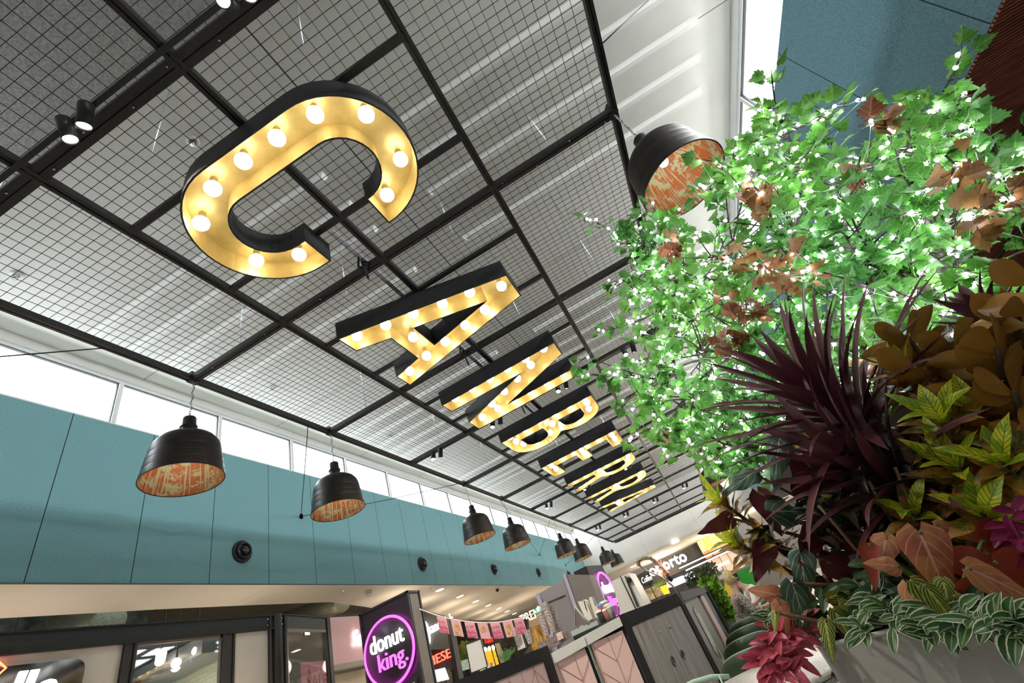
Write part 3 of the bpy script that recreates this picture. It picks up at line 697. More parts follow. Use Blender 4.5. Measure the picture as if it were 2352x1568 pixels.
for i, (u, v) in enumerate(((1115, 1491), (1124, 1489), (1133, 1487))):
    c_ = ony(u, v, 19.5); t = thing('edison_bulb', 'small warm hanging bulb before the amber panel, ' + ['left', 'middle', 'right'][i] + ' one', 'bulb', c_, group='bulbs before the amber panel')
    MB().ball(c_, .06, 10, 8, 1.4).build('glass', glow('edison', (1, .75, .35), 10), t); MB().tube([c_ + UP * .08, c_ + UP * .5], .01, 5).build('cord', sb, t)
panel('slat_wall', 'strip of pale timber slats beside the amber panel', 'panel', ((1136, 1478), (1146, 1476), (1162, 1520), (1150, 1524)), 20, mat('pale_slats', (.3, .27, .18), rough=.7, var=.4, scale=30))
panel('shop_sign', 'red neon panel above the amber wall', 'sign', ((1112, 1466), (1130, 1462), (1132, 1474), (1114, 1478)), 19.8, mat('red_net', (.02, .0, .0), col2=(.9, .03, .03), scale=12, emit=(.8, .02, .02), estr=.25))
t = panel('shop_sign', 'tan fascia with white lit capitals under the end of the rope of flags', 'sign', ((1196, 1430), (1262, 1396), (1268, 1420), (1225, 1440), (1208, 1440)), 24, mat('tan_fascia', (.17, .13, .08), rough=.7), .2)
a = ony(1202, 1432, 23.9); b = ony(1250, 1409, 23.9); ex_ = (b - a).normalized()
text('PREMIUM', 'lettering', glow('sign_cream', (1, .85, .65), 1.4), t, a, XX, UP, width=1.75, height=.38, depth=.06)
panel('shop_mural', 'dark mural with amber strokes below the white capitals', 'mural', ((1205, 1442), (1262, 1425), (1285, 1470), (1225, 1500)), 24.2, mat('amber_mural', (.03, .02, .008), col2=(.45, .25, .03), scale=5, stretch=(2, 1, .5), rough=.7, detail=8))
t = panel('exit_sign', 'green running man exit sign above the grey partition edge', 'sign', ((1229, 1397), (1246, 1392), (1248, 1403), (1231, 1408)), 18, emp((.0, .45, .15), 1.0))
a = ony(1236, 1404, 17.9); MB().box(a + V((-.02, 0, 0)), a + V((.06, -.03, .12))).ball(a + V((.05, 0, .14)), .03, 8, 6).build('running_man', emp((1, 1, 1), 1.5), t)
text('EXIT', 'lettering', emp((1, 1, 1), 1.5), t, a + V((.1, 0, .03)), XX, UP, height=.07, depth=.01)
for i, y_ in enumerate((12.5, 14.0)):
    pass
# recessed downlights in the cream soffit
dl = glow('downlight_glow', (1, .9, .74), 14)
for i in range(8):
    x = -7.68 - .6 * i; y = 13.45 + 2.32 * i
    if i == 0: pass
    t = thing('downlight', 'round recessed downlight in the cream soffit, ' + nth[i] + ' of the diagonal line', 'downlight', (x, y, ZS - .004), group='downlights in the cream soffit')
    MB().lathe([(.001, -.002), (.13, -.002), (.13, .0)], (x, y, ZS - .004), 20).build('lens', dl, t)
    MB().lathe([(.13, -.004), (.155, -.004), (.155, .006)], (x, y, ZS - .006), 20).build('trim_ring', M_white, t)
for i, (u, v) in enumerate(((847, 1357), (1141, 1350), (1198, 1348))):
    p = onz(u, v, ZS - .004)
    t = thing('dome_camera', ['white dome sensor on the soffit just left of the donut sign', 'small white bullet camera on the soffit above the flags', 'white sensor on the soffit right of the bullet camera'][i], 'camera', p)
    MB().lathe([(.001, 0), (.09, 0), (.09, -.03), (.07, -.035)], p, 16).build('base', M_white, t)
    MB().ball(p + V((0, 0, -.07)), .065, 14, 8).build('dome', M_white if i != 1 else M_blackmatte, t)
for i, (u, v) in enumerate(((786, 1356), (991, 1351))):
    p = onz(u, v, ZS - .004)
    t = thing('sprinkler', 'tiny chrome sprinkler on the cream soffit, ' + ['left of the dome sensor', 'beside the nearest downlight'][i], 'sprinkler', p)
    MB().lathe([(.001, 0), (.04, 0), (.035, -.01), (.012, -.02), (.01, -.07), (.03, -.075), (.001, -.08)], p, 12).build('head', M_chrome, t)

# ================================================================ DONUT SIGN PILLARS
plum = mat('sign_black_satin', (.022, .016, .022), rough=.35)
neon = glow('neon_magenta', (1, .06, .85), 3.2)
def donut_sign(loc, label, rz=0, w=.66, h=2.4, d=.23, copy=None):
    t = thing('sign_pillar', label, 'sign', loc, rz, group=None)
    z1 = h
    def L(*a): return a
    MB().box((0, 0, 0), (w, d, z1)).build('pillar', plum, t, world=False)
    q = MB(); e = .012
    for (x0, x1) in ((-e, e), (w - e, w + e)): q.box((x0, -e, 0), (x1, e, z1 + e))
    q.box((-e, -e, z1 - e), (w + e, e, z1 + e)); q.box((w - e, d - e, 0), (w + e, d + e, z1 + e)).box((w - e, -e, z1 - e), (w + e, d + e, z1 + e))
    q.build('edge_trim', M_black, t, world=False)
    MB().box((w, .03, 0), (w + .006, d - .03, z1 - .02)).build('side_face', mat('pillar_side', (.2, .16, .13), rough=.5), t, world=False)
    cx, cz, r = w * .53, z1 - .47, .315
    MB().lathe([(.001, 0), (r, 0), (r, .03)], (cx, -.05, cz), 48, Matrix.Rotation(R(90), 3, 'X').inverted()).build('disc', mat('disc_black', (.012, .01, .012), rough=.4), t, world=False)
    MB().tube([(cx + r * cos(2 * pi * k / 64), -.045, cz + r * sin(2 * pi * k / 64)) for k in range(65)], .014, 8, False).build('neon_ring', neon, t, world=False)
    text('donut', 'lettering', glow('donut_white', (.95, .97, 1), 2.2), t, (cx - .22, -.055, cz + .02), (1, 0, .0), UP, width=.44, height=.17, depth=.02, bold=.0, world=False)
    text('king.', 'lettering', glow('donut_pink', (1, .12, .9), 1.6), t, (cx - .14, -.055, cz - .21), (1, 0, .0), UP, width=.37, height=.21, depth=.02, bold=.0, world=False)
    return t
t = donut_sign((-3.83, 4.83, FLOOR), 'tall black pillar sign with magenta ring, near one left of the pink counter')
# pink notice in a black frame below the ring
q = MB().box((.08, -.02, 1.05), (.61, 0, 1.60)); q.build('notice_frame', M_black, t, world=False)
MB().box((.11, -.026, 1.08), (.58, -.018, 1.57)).build('notice', mat('notice_pink', (.72, .48, .42), rough=.5), t, world=False)
text('CROWN', 'lettering', M_blackmatte, t, (.27, -.03, 1.33), XX, UP, width=.29, height=.07, depth=.004, world=False)
q = MB().tube([(.35 + .05 * cos(2 * pi * k / 28), -.03, 1.49 + .05 * sin(2 * pi * k / 28)) for k in range(29)], .004, 5, False)
q.box((.325, -.034, 1.47), (.375, -.03, 1.485))
for k in range(4): q.box((.323 + k * .015, -.034, 1.485), (.331 + k * .015, -.03, 1.505))
q.build('crown_badge', M_blackmatte, t, world=False)

# ================================================================ KIOSK
HZ = .1
def kp(u, v): r_ = ray(u, v); return r_ * (HZ / r_.z)
K0 = kp(1050, 1562); K1 = kp(1255, 1483)
kd = (K1 - K0).normalized()
K2 = kp(1420, 1413); K3 = kp(1558, 1361); K4 = kp(1622, 1346)
HW = HZ - .012
W0 = V((K1.x, K1.y, 0)) + kd * .02; W1 = V((K2.x, K2.y, 0)) - kd * .01
k_black = mat('kiosk_black_laminate', (.022, .021, .021), rough=.45)
pink = mat('kiosk_pink', (.84, .56, .50), rough=.45, var=.02, scale=2)
groove = mat('kiosk_groove', (.42, .17, .17), rough=.6)
def face(name, label, A, B, parts):
    """upright kiosk unit standing between plan points A and B"""
    t = thing(name, label, 'counter', (A.x, A.y, FLOOR))
    d = V((B.x - A.x, B.y - A.y, 0)); L = d.length; d.normalize(); n = V((d.y, -d.x, 0))
    parts(t, V((A.x, A.y, 0)), d, n, L); return t
def chevrons(t, o, d, n, L, x0, x1, ztop, off=.004):
    q = MB(); p = .13; z = ztop; hh = .15; w = .003
    def ln(a, b):
        (s0, z0), (s1, z1) = a, b
        # clip to the board
        s0_, s1_ = max(min(s0, s1), x0), min(max(s0, s1), x1)
        if s1_ <= s0_: return
        if s0 > s1: (s0, z0), (s1, z1) = (s1, z1), (s0, z0)
        f = lambda s: z0 + (z1 - z0) * (s - s0) / (s1 - s0)
        za, zb_ = f(s0_), f(s1_)
        if max(za, zb_) > ztop: return
        q.add([o + d * s0_ + n * off + UP * (za - w), o + d * s1_ + n * off + UP * (zb_ - w), o + d * s1_ + n * off + UP * (zb_ + w), o + d * s0_ + n * off + UP * (za + w)], [(0, 1, 2, 3)])
    k = 0; s = x0
    while s < x1:
        for j in range(-1, 10):
            zt = ztop - .02 - j * hh
            ln((s, zt - .13 if k % 2 else zt), (s + p, zt if k % 2 else zt - .13))
        q.add([o + d * s + n * off + UP * (ztop - 1.2), o + d * (s + .003) + n * off + UP * (ztop - 1.2), o + d * (s + .003) + n * off + UP * ztop, o + d * s + n * off + UP * ztop], [(0, 1, 2, 3)])
        s += p; k += 1
    q.build('chevron_grooves', groove, t)
def pa(t, o, d, n, L):
    MB().obox(o + UP * FLOOR - n * .05, d * L, n * .05, UP * (HZ - FLOOR - .05)).build('pink_board', pink, t)
    f = MB().obox(o + UP * (HZ - .075) - n * .06, d * L, n * .072, UP * .075).obox(o + d * (L - .085) + UP * FLOOR - n * .06, d * .085, n * .072, UP * (HZ - FLOOR - .075))
    f.build('frame', k_black, t)
    chevrons(t, o, d, n, L, 0, L - .09, HZ - .08)
A0 = K0 - kd * .9
face('kiosk_counter', 'pink chevron counter panel with black top frame, nearest left part of the kiosk', A0, K1, pa)
def pb(t, o, d, n, L):
    zt = .049
    sl = d + UP * ((.092 - .049) / L)
    c1 = MB().obox(o + UP * (zt - .06) - n * .2, sl * (L * .46), n * .22, UP * .06).obox(o + d * (L * .475) + UP * (zt + .02 - .06) - n * .2, sl * (L * .525), n * .22, UP * .06)
    c1.build('worktop', mat('worktop_cream', (.74, .72, .66), rough=.3, var=.03, scale=8), t)
    MB().obox(o + UP * FLOOR - n * .05, d * (L * .43), n * .05, UP * (zt - .05 - FLOOR)).build('pink_board', pink, t)
    MB().obox(o + d * (L * .52) + UP * FLOOR - n * .05, d * (L * .46), n * .05, UP * (zt - .04 - FLOOR)).build('pink_board', pink, t)
    MB().obox(o + d * (L * .43) + UP * FLOOR - n * .09, d * (L * .09), n * .05, UP * (zt - .05 - FLOOR)).build('black_recess', k_black, t)
    MB().obox(o + d * (L * .468) + UP * FLOOR, d * .012, n * .012, UP * (zt - FLOOR - .01)).build('hinge_strip', mat('hinge', (.45, .55, .5), rough=.3, metal=.6), t)
    chevrons(t, o, d, n, L, .02, L * .43, zt - .06); chevrons(t, o, d, n, L, L * .53, L * .97, zt - .04)
face('kiosk_counter', 'pink chevron counter doors under the cream worktop, middle of the kiosk', W0, W1, pb)
grain = mat('grey_wood_grain', (.42, .365, .33), rough=.5, var=.35, scale=6, stretch=(14, 14, .5), detail=6)
def pc(t, o, d, n, L):
    MB().obox(o + UP * FLOOR - n * .45, d * L, n * .42, UP * (HZ - FLOOR - .02)).build('carcass', k_black, t)
    f = MB().obox(o + UP * (HZ - .09) - n * .45, d * L, n * .46, UP * .09).obox(o + UP * FLOOR - n * .03, d * .10, n * .04, UP * (HZ - FLOOR - .09)).obox(o + d * (L - .09) + UP * FLOOR - n * .03, d * .09, n * .04, UP * (HZ - FLOOR - .09))
    f.build('frame', k_black, t)
    MB().obox(o + d * .10 + UP * FLOOR - n * .02, d * .008, n * .022, UP * (HZ - FLOOR - .09)).build('edge_strip', mat('brass_strip', (.45, .4, .28), rough=.4, metal=.5), t)
    ln_ = (L - .2) / 2
    for k in range(2):
        dr = MB().obox(o + d * (.11 + k * ln_) + UP * FLOOR - n * .02, d * (ln_ - .004), n * .02, UP * (HZ - FLOOR - .093)).build('door', grain, t)
        c_ = o + d * (.11 + ln_ + (-.11 if k == 0 else .10)) + UP * (HZ - .40 + .0)
        ang = Matrix([[d.x, 0, n.x], [d.y, 0, n.y], [0, 1, 0]])
        MB().lathe([(.034, .004), (.030, .006), (.026, .003), (.025, .001), (.001, .001)], c_, 24, ang).build('finger_pull', mat('pull_ring', (.22, .2, .15), rough=.35, metal=.5), dr)
        MB().lathe([(.012, .001), (.010, .008), (.001, .010)], c_ + UP * .20, 12, ang).build('cover_cap', mat('cap_cream', (.5, .46, .38), rough=.4), dr)
face('kiosk_cabinet', 'grey wood grain two-door cabinet in a black frame at the kiosk corner', K2, K3, pc)
def pd(t, o, d, n, L):
    zt = HZ
    MB().obox(o + UP * (zt - .075) - n * .4, d * L, n * .41, UP * .075).build('black_top', k_black, t)
    MB().obox(o + UP * FLOOR - n * .3, d * (L * .02), n * .30, UP * (zt - .075 - FLOOR)).build('corner_post', k_black, t)
    MB().obox(o + d * (L * .02) + UP * FLOOR - n * .3, d * (L * .42), n * .29, UP * (zt - .075 - FLOOR)).build('grey_side', mat('grey_side', (.34, .30, .24), rough=.45, var=.12, scale=8, stretch=(12, 12, .4)), t)
    MB().obox(o + d * (L * .44) + UP * FLOOR - n * .3, d * (L * .1), n * .28, UP * (zt - .075 - FLOOR)).build('speckled_strip', mat('speckle', (.16, .14, .1), rough=.8, var=.6, scale=160), t)
    MB().obox(o + d * (L * .54) + UP * FLOOR - n * .3, d * (L * .15), n * .29, UP * (zt - .03 - FLOOR)).build('pink_strip', pink, t)
    q = MB()
    for k in range(3): q.obox(o + d * (L * (.70 + k * .05)) + UP * FLOOR - n * .3, d * (L * .03), n * .295, UP * (zt - .06 - FLOOR - k * .01))
    q.build('metal_edges', mat('steel_edges', (.4, .42, .42), rough=.3, metal=.8), t)
    MB().obox(o + d * (L * .86) + UP * FLOOR - n * .3, d * (L * .14), n * .32, UP * (zt - .01 - FLOOR)).build('black_end', k_black, t)
    tk = MB(); lt = MB()
    for (s0, z0) in ((.14, -.1), (.17, -.55)):
        for k in range(7):
            a_ = o + d * (L * (s0 + .012 * k)) + UP * (zt - .075 + z0 + rnd(-.06, .06)) - n * .004
            tk.obox(a_, d * .05, n * .004, UP * -rnd(.25, .42))
    tk.build('paper_slips', mat('paper_slips', (.75, .68, .6), rough=.6), t)
K5 = K4
face('kiosk_end_unit', 'narrow right side of the kiosk with grey board, papers and a pink strip', K3, K4, pd)
# things on and behind the kiosk (plane of the rear units, 6 m away)
YK = 5.6
lav = mat('partition_grey', (.27, .24, .25), rough=.5, var=.03, scale=3); lav2 = mat('partition_taupe', (.19, .16, .14), rough=.5)
edge_m = mat('lavender_edge', (.42, .38, .50), rough=.4)
def unit(name, label, cat, pts, y, m, dep=.35, group=None):
    """upright unit: front outline measured on its own plane y, real depth dep"""
    P = [ony(u, v, y) for u, v in pts]; c = sum(P, V()) / len(P)
    zf = min(p.z for p in P)
    t = thing(name, label, cat, (c.x, c.y, zf), group=group); slab(P, (0, 1, 0), dep).build('body', m, t); return t
t = unit('partition_cabinet', 'light grey cabinet with a seam, left one of the two behind the counter', 'cabinet', ((1232, 1366), (1294, 1330), (1332, 1460), (1270, 1500)), 6.4, lav)
P = [ony(u, v, 6.38) for u, v in ((1239, 1390), (1297, 1366), (1298, 1367.5), (1240, 1391.5))]; slab(P, (0, 1, 0), .01).build('seam', M_blackmatte, t)
P = [ony(u, v, 6.37) for u, v in ((1230, 1365), (1238, 1361), (1285, 1500), (1277, 1503))]; slab(P, (0, 1, 0), .01).build('edge_strip', edge_m, t)
t = unit('partition_cabinet', 'taller taupe cabinet with a lavender edge behind the cake cups', 'cabinet', ((1292, 1318), (1353, 1320), (1388, 1420), (1330, 1450)), 6.0, lav2)
P = [ony(u, v, 5.98) for u, v in ((1292, 1318), (1299, 1318), (1345, 1448), (1335, 1450))]; slab(P, (0, 1, 0), .01).build('edge_strip', edge_m, t)
t = unit('tall_fridge', 'tall white panel with a black groove and black handle rail behind the cabinet top', 'panel', ((1404, 1335), (1444, 1315), (1485, 1392), (1428, 1412)), 6.2, mat('fridge_white', (.76, .72, .66), rough=.35), .5)
P = [ony(u, v, 6.18) for u, v in ((1424, 1324), (1425.5, 1323), (1461, 1398), (1459, 1399))]; slab(P, (0, 1, 0), .01).build('groove', M_blackmatte, t)
P = [ony(u, v, 6.16) for u, v in ((1434, 1323), (1437, 1322), (1467, 1392), (1463, 1394))]; slab(P, (0, 1, 0), .02).build('handle_rail', M_black, t)
c_ = ony(1444, 1331, 6.15); MB().ball(c_, .035, 12, 8).build('knob', M_black, t)
# second ring sign, seen from the side
s2 = ony(1353, 1300, 7.0); e2 = ony(1372, 1302, 7.25)
t = thing('sign_pillar', 'black pillar sign with magenta ring seen at a slant, behind the taupe cabinet', 'sign', (s2.x, s2.y, FLOOR))
aw = V((.14, .99, 0)).normalized(); an = V((aw.y, -aw.x, 0)); zt = s2.z + .02
so_ = V((s2.x - .04, s2.y, 0))
MB().obox(so_ + UP * FLOOR, aw * .66, an * -.22, UP * (zt - FLOOR)).build('pillar', plum, t)
cc_ = so_ + aw * .34 + UP * (zt - .42) + an * .04
MB().tube([cc_ + aw * (.3 * cos(2 * pi * k / 48)) + UP * (.3 * sin(2 * pi * k / 48)) for k in range(49)], .016, 8, False).build('neon_ring', neon, t)
text('donut', 'lettering', glow('donut_white', (.95, .97, 1), 2.2), t, cc_ - aw * .2 + UP * .02, aw, UP, width=.4, height=.15, depth=.02, bold=.02)
text('king', 'lettering', glow('donut_pink', (1, .12, .9), 1.6), t, cc_ - aw * .13 - UP * .19, aw, UP, width=.3, height=.17, depth=.02, bold=.02)
t = thing('ring_sign', 'small green lit ring sign right of the slanted magenta sign', 'sign', ony(1398, 1353, 9))
c_ = ony(1398, 1353, 9); MB().tube([c_ + V((.07 * cos(a * pi / 12), 0, .1 * sin(a * pi / 12))) for a in range(25)], .02, 6, False).build('ring', emp((.02, 1, .1), 5), t)
MB().box(c_ + V((-.1, .03, -.13)), c_ + V((.1, .06, .13))).build('board', M_black, t)
MB().tube([c_ + V((0, .1, -.1)), c_ + V((.05, .1, -1.6))], .02, 6).build('post', M_black, t)
# cup towers
def cups(u, v, y, n, lab, s=1.):
    b = ony(u, v, y); t = thing('cup_stack', lab, 'cups', b, group='printed paper cup stacks')
    cm = mat('cup_print', (.74, .62, .56), col2=(.22, .17, .16), scale=110, rough=.6, detail=1)
    for k in range(n):
        z = k * .026 * s; MB().lathe([(.036 * s, z), (.048 * s, z + .085 * s), (.050 * s, z + .09 * s), (.046 * s, z + .09 * s)], b, 20).build('cup', cm, t)
cups(1258, 1459, 5.0, 8, 'stack of printed cups left of the grey cabinet edge, nearest the flags', .8)
cups(1273, 1453, 5.0, 11, 'tall stack of printed cups in front of the grey cabinet', .8)
cups(1286, 1449, 5.1, 9, 'tall stack of printed cups just right of the other tall stack', .8)
cups(1220, 1477, 4.9, 3, 'short stack of printed cups in front of the amber mural', .8)
t = unit('acrylic_rack', 'row of printed sleeves in a grey display rack on the counter', 'display', ((1232, 1478), (1295, 1450), (1303, 1468), (1262, 1490), (1240, 1498)), 4.6, mat('rack_grey', (.22, .17, .16), rough=.5, var=.5, scale=50), .12)
P = [ony(u, v, 4.58) for u, v in ((1277, 1455), (1289, 1449), (1295, 1465), (1282, 1471))]; slab(P, (0, 1, 0), .01).build('notice', mat('notice_pale', (.75, .55, .48), rough=.6, var=.2, scale=50), t)
# mint tote holder
mint = mat('mint_plastic', (.42, .48, .44), rough=.4)
t = unit('tote_basin', 'pale mint basin with a folded A-shaped handle on the worktop', 'basin', ((1311, 1450), (1330, 1441), (1372, 1424), (1375, 1434), (1345, 1448), (1315, 1462)), 4.3, mint, .25)
a, b, c_ = ony(1322, 1438, 4.3), ony(1320, 1392, 4.32), ony(1352, 1432, 4.3)
MB().tube([a, b, c_], .012, 8).build('handle', mint, t)
P = [ony(u, v, 4.45) for u, v in ((1320, 1395), (1350, 1430), (1328, 1438))]; slab(P, (0, 1, 0), .02).build('inner_card', mat('brown_card', (.16, .12, .11), rough=.7), t)
slv = mat('sleeve_white', (.72, .66, .58), rough=.6, var=.1, scale=40)
for i, pts in enumerate((((1327, 1381), (1342, 1379), (1356, 1424), (1347, 1426)), ((1339, 1377), (1345, 1379), (1361, 1420), (1354, 1424)), ((1352, 1372), (1359, 1370), (1375, 1416), (1368, 1419)))):
    unit('carton_stack', ['white flat carton stack behind the mint basin, left one', 'white flat carton stack behind the mint basin, middle one', 'white narrow carton stack right of the others behind the basin'][i], 'cartons', pts, 4.8, slv, .12, group='white carton stacks on the counter')
unit('pink_card', 'pink menu card leaning beside the cups', 'card', ((1366, 1392), (1382, 1384), (1386, 1394), (1378, 1402), (1370, 1404)), 4.5, mat('card_pink', (.75, .52, .47), rough=.6), .01)
for i, (u, v, c) in enumerate(((1386, 1402, (.75, .2, .22)), (1392, 1397, (.7, .5, .45)), (1396, 1414, (.8, .35, .25)), (1399, 1404, (.75, .4, .42)), (1383, 1417, (.1, .08, .08)), (1404, 1408, (.7, .65, .6)))):
    b = ony(u, v, 4.35)
    t = thing('drink_cup', ['red and blue banded cup near the pink card', 'pink printed cup behind the red banded cup', 'clear cup with orange drink in front', 'pink sauce cup beside the pale lid', 'dark striped cup in front of the pink card', 'pale lidded cup at the right end of the group'][i], 'cup', b)
    MB().lathe([(.001, 0), (.026, 0), (.038, .10), (.04, .105), (.036, .105)], b - UP * .06, 18).build('cup', mat('cupc%d' % i, c, rough=.35, var=.15, scale=60), t)
    MB().lathe([(.041, .1), (.038, .115), (.02, .12), (.001, .12)], b - UP * .06, 18).build('lid', mat('lid_blue', (.02, .3, .6), rough=.3) if i == 0 else M_white, t)
# pre-rinse spring hose on the cabinet
hp = [(1545, 1345), (1520, 1325), (1485, 1310), (1467, 1298), (1465, 1287), (1475, 1282), (1492, 1281), (1507, 1290), (1520, 1303), (1530, 1318)]
H = [ony(u, v, 4.9) for u, v in hp]
t = thing('spring_hose_tap', 'arched steel spring hose tap standing behind the kiosk cabinet', 'tap', (H[0].x, H[0].y, HZ))
MB().tube([V((H[0].x + .02, H[0].y, HZ - .1))] + H[:5], .008, 8).build('riser', mat('tan_steel', (.45, .38, .28), rough=.3, metal=.8), t)
q = MB(); pts = H[3:]
dense = []
for a, b in zip(pts, pts[1:]):
    for k in range(12): dense.append(a.lerp(b, k / 12))
for i in range(0, len(dense) - 1, 2):
    d_ = (dense[i + 1] - dense[i]).normalized(); u_ = d_.orthogonal().normalized(); w_ = d_.cross(u_)
    q.tube([dense[i] + (u_ * cos(2 * pi * k / 10) + w_ * sin(2 * pi * k / 10)) * .016 for k in range(11)], .004, 5, False)
q.build('spring', mat('tan_steel', (.45, .38, .28), rough=.3, metal=.8), t)
MB().tube([H[-1], H[-1] + V((.02, 0, -.07))], .016, 10).build('spray_head', M_blackmatte, t)
# rope of flags
FA, FB = ony(960, 1397, 5.0), ony(1245, 1403, 5.9)
def rope(s): p = FA.lerp(FB, s); p.z -= .0; return p
rp = [onp for onp in (ony(u, v, 5.0 + .9 * i / 6) for i, (u, v) in enumerate(((960, 1397), (1005, 1413), (1052, 1424), (1100, 1429), (1148, 1428), (1198, 1418), (1245, 1403))))]
t = thing('bunting_rope', 'white rope sagging between the donut sign and the grey cabinet', 'rope', rp[0])
def cat(P, s):
    n = len(P) - 1; i = min(int(s * n), n - 1); f = s * n - i
    p0_, p1_, p2_, p3_ = P[max(i - 1, 0)], P[i], P[i + 1], P[min(i + 2, n)]
    return .5 * ((2 * p1_) + (p2_ - p0_) * f + (2 * p0_ - 5 * p1_ + 4 * p2_ - p3_) * f * f + (3 * p1_ - p0_ - 3 * p2_ + p3_) * f ** 3)
MB().tube([cat(rp, k / 40) for k in range(41)], .007, 6).build('rope', mat('rope_white', (.85, .8, .75), rough=.6), t)
fp = mat('flag_pink', (.80, .42, .45), rough=.7)
hot = mat('flag_hot_pink', (.75, .10, .22), rough=.7)
donut_m = mat('flag_print_bun', (.55, .22, .05), col2=(.85, .6, .3), scale=38, rough=.6, detail=3)
for i, s in enumerate((.205, .32, .43, .53, .63, .725, .81)):
    p = cat(rp, s); dx = (cat(rp, s + .03) - cat(rp, s - .03)); dx.z = dx.z * .9; dx.normalize()
    p = p + V((0, -.018, 0))
    w = .115; dn = (V((.0, 0, -1)) + V((0, 0, 0))).normalized(); h = .165
    t = thing('bunting_flag', 'pink flag %s from the left on the rope, %s' % (['first', 'second', 'third', 'fourth', 'fifth', 'sixth', 'seventh'][i], ['printed ALL NEW', 'with a picture of stacked buns'][i % 2] if i != 3 else 'with a picture of a cream bun'), 'flag', p)
    n_ = 5; vs = []
    for a in range(n_ + 1):
        for b in range(2): vs.append(p + dx * w * (a / n_ - .5) + dn * h * b + V((0, -.006 * sin(a * 1.4 + i), 0)))
    vs2 = [q_ + V((0, .002, 0)) for q_ in vs]; m_ = len(vs)
    MB().add(vs + vs2, [(2 * a, 2 * a + 1, 2 * a + 3, 2 * a + 2) for a in range(n_)] + [(m_ + 2 * a, m_ + 2 * a + 2, m_ + 2 * a + 3, m_ + 2 * a + 1) for a in range(n_)]).build('cloth', fp, t)
    nf = V((0, -.012, 0))
    if i % 2 == 0:
        for k in range(3):
            base = p - dx * w * .42 + dn * (h * (.28 + .26 * k)) + nf
            if k == 2: MB().add([p - dx * w * .46 + dn * h * .62 + nf * .6, p + dx * w * .46 + dn * h * .62 + nf * .6, p + dx * w * .46 + dn * h * .95 + nf * .6, p - dx * w * .46 + dn * h * .95 + nf * .6], [(0, 1, 2, 3)]).build('hot_band', hot, t)
            text('ALL NEW', 'lettering', hot if k < 2 else fp, t, base + dn * .012, dx, UP, width=w * .84, height=h * .17, depth=.002)
    else:
        q = MB()
        for k in range(4 if i != 3 else 2):
            q.add([p + nf * .7 + dn * (h * (.3 + .17 * k)) + dx * (.034 * cos(a)) + UP * (.016 * sin(a)) for a in [2 * pi * j / 14 for j in range(14)]], [tuple(range(14))])
        q.build('printed_picture', donut_m, t)
# white menu boards on stands behind the counter
for i, (pts, y) in enumerate(((((1069, 1479), (1104, 1466), (1120, 1531), (1082, 1546)), 5.2), (((1173, 1443), (1193, 1434), (1209, 1487), (1189, 1495)), 5.8))):
    t = unit('menu_board', ['blank white board on a stand behind the pink counter, larger one', 'blank white board behind the seventh flag, smaller one'][i], 'board', pts, y, mat('board_white', (.74, .71, .66), rough=.5), .02)
    P = [ony(u, v, y - .004) for u, v in pts]; q = MB()
    for a, b in zip(P, P[1:] + P[:1]): q.tube([a, b], .006, 5)
    q.build('frame', M_black, t)
# potted fern on the counter
b = ony(1168, 1522, 4.4)
t = thing('potted_plant', 'small green fern in a white trough on the black counter edge', 'plant', b)
MB().box(b + V((-.09, -.04, -.05)), b + V((.07, .04, 0))).build('pot', M_white, t)
q = MB()
for k in range(16):
    a0 = rnd(-1, 1); L_ = rnd(.07, .14); tipx = a0 * L_ * .9
    for j in range(7):
        s_ = j / 7; c_ = b + V((tipx * s_ * s_ + a0 * .04 * s_, rnd(-.02, .02), L_ * s_ * (1.2 - .45 * s_)))
        for sg_ in (-1, 1):
            q.add([c_, c_ + V((sg_ * .02, 0, .008)), c_ + V((sg_ * .032, 0, .018)), c_ + V((sg_ * .012, 0, .012))], [(0, 1, 2, 3)])
q.build('foliage', mat('fern_green', (.09, .2, .06), rough=.6), t)
t = unit('till_lid', 'white rounded appliance lid behind the pink counter', 'appliance', ((1078, 1562), (1086, 1553), (1096, 1552), (1098, 1558), (1085, 1567)), 4.6, M_white, .15)
for i, (pts, c) in enumerate(((((1102, 1539), (1110, 1535), (1112, 1551), (1104, 1554)), (.1, .45, .1)), (((1120, 1526), (1127, 1522), (1126, 1540), (1119, 1543)), (.6, .25, .12)))):
    unit('snack_box', ['small green snack box at the counter edge', 'small red and white snack poster at the counter edge'][i], 'box', pts, 5.0, mat('snack%d' % i, c, col2=(.8, .75, .6), scale=60, rough=.5), .05)
# ================================================================ FAR FOOD COURT
YO = 37.0
def far(name, label, cat, pts, m, y=YO, d=.25, group=None):
    P = [ony(u, v, y) for u, v in pts]; c = sum(P, V()) / len(P)
    t = thing(name, label, cat, c, group=group); slab(P, (0, 1, 0), d).build('board', m, t); hang(t, P, 3.05 if y > 31 else 6.3); return t
far('shop', 'dark shop front under the oporto fascia at the far end', 'shop', ((1440, 1345), (1640, 1262), (1700, 1390), (1480, 1440)), mat('far_dark', (.06, .045, .035), rough=.8, var=.5, scale=1.5), 41, .2)
t = far('shop_sign', 'black grooved fascia with white lit oporto lettering and red sunburst', 'sign', ((1461, 1322), (1600, 1246), (1622, 1284), (1500, 1342), (1474, 1350)), mat('fascia_black', (.03, .026, .022), rough=.6, var=.4, scale=1, stretch=(12, 1, .1)))
gw = glow('sign_white_far', (1, 1, 1), 2)
a = ony(1512, 1316, YO - .1)
zz = ony(1538, 1298, YO - .15)
text('oporto', 'lettering', gw, t, zz + V((-1.55, 0, -.42)), XX, UP, width=2.9, height=.85, depth=.12, bold=.02)
q = MB(); sc_ = zz + V((-.62, .02, .0))
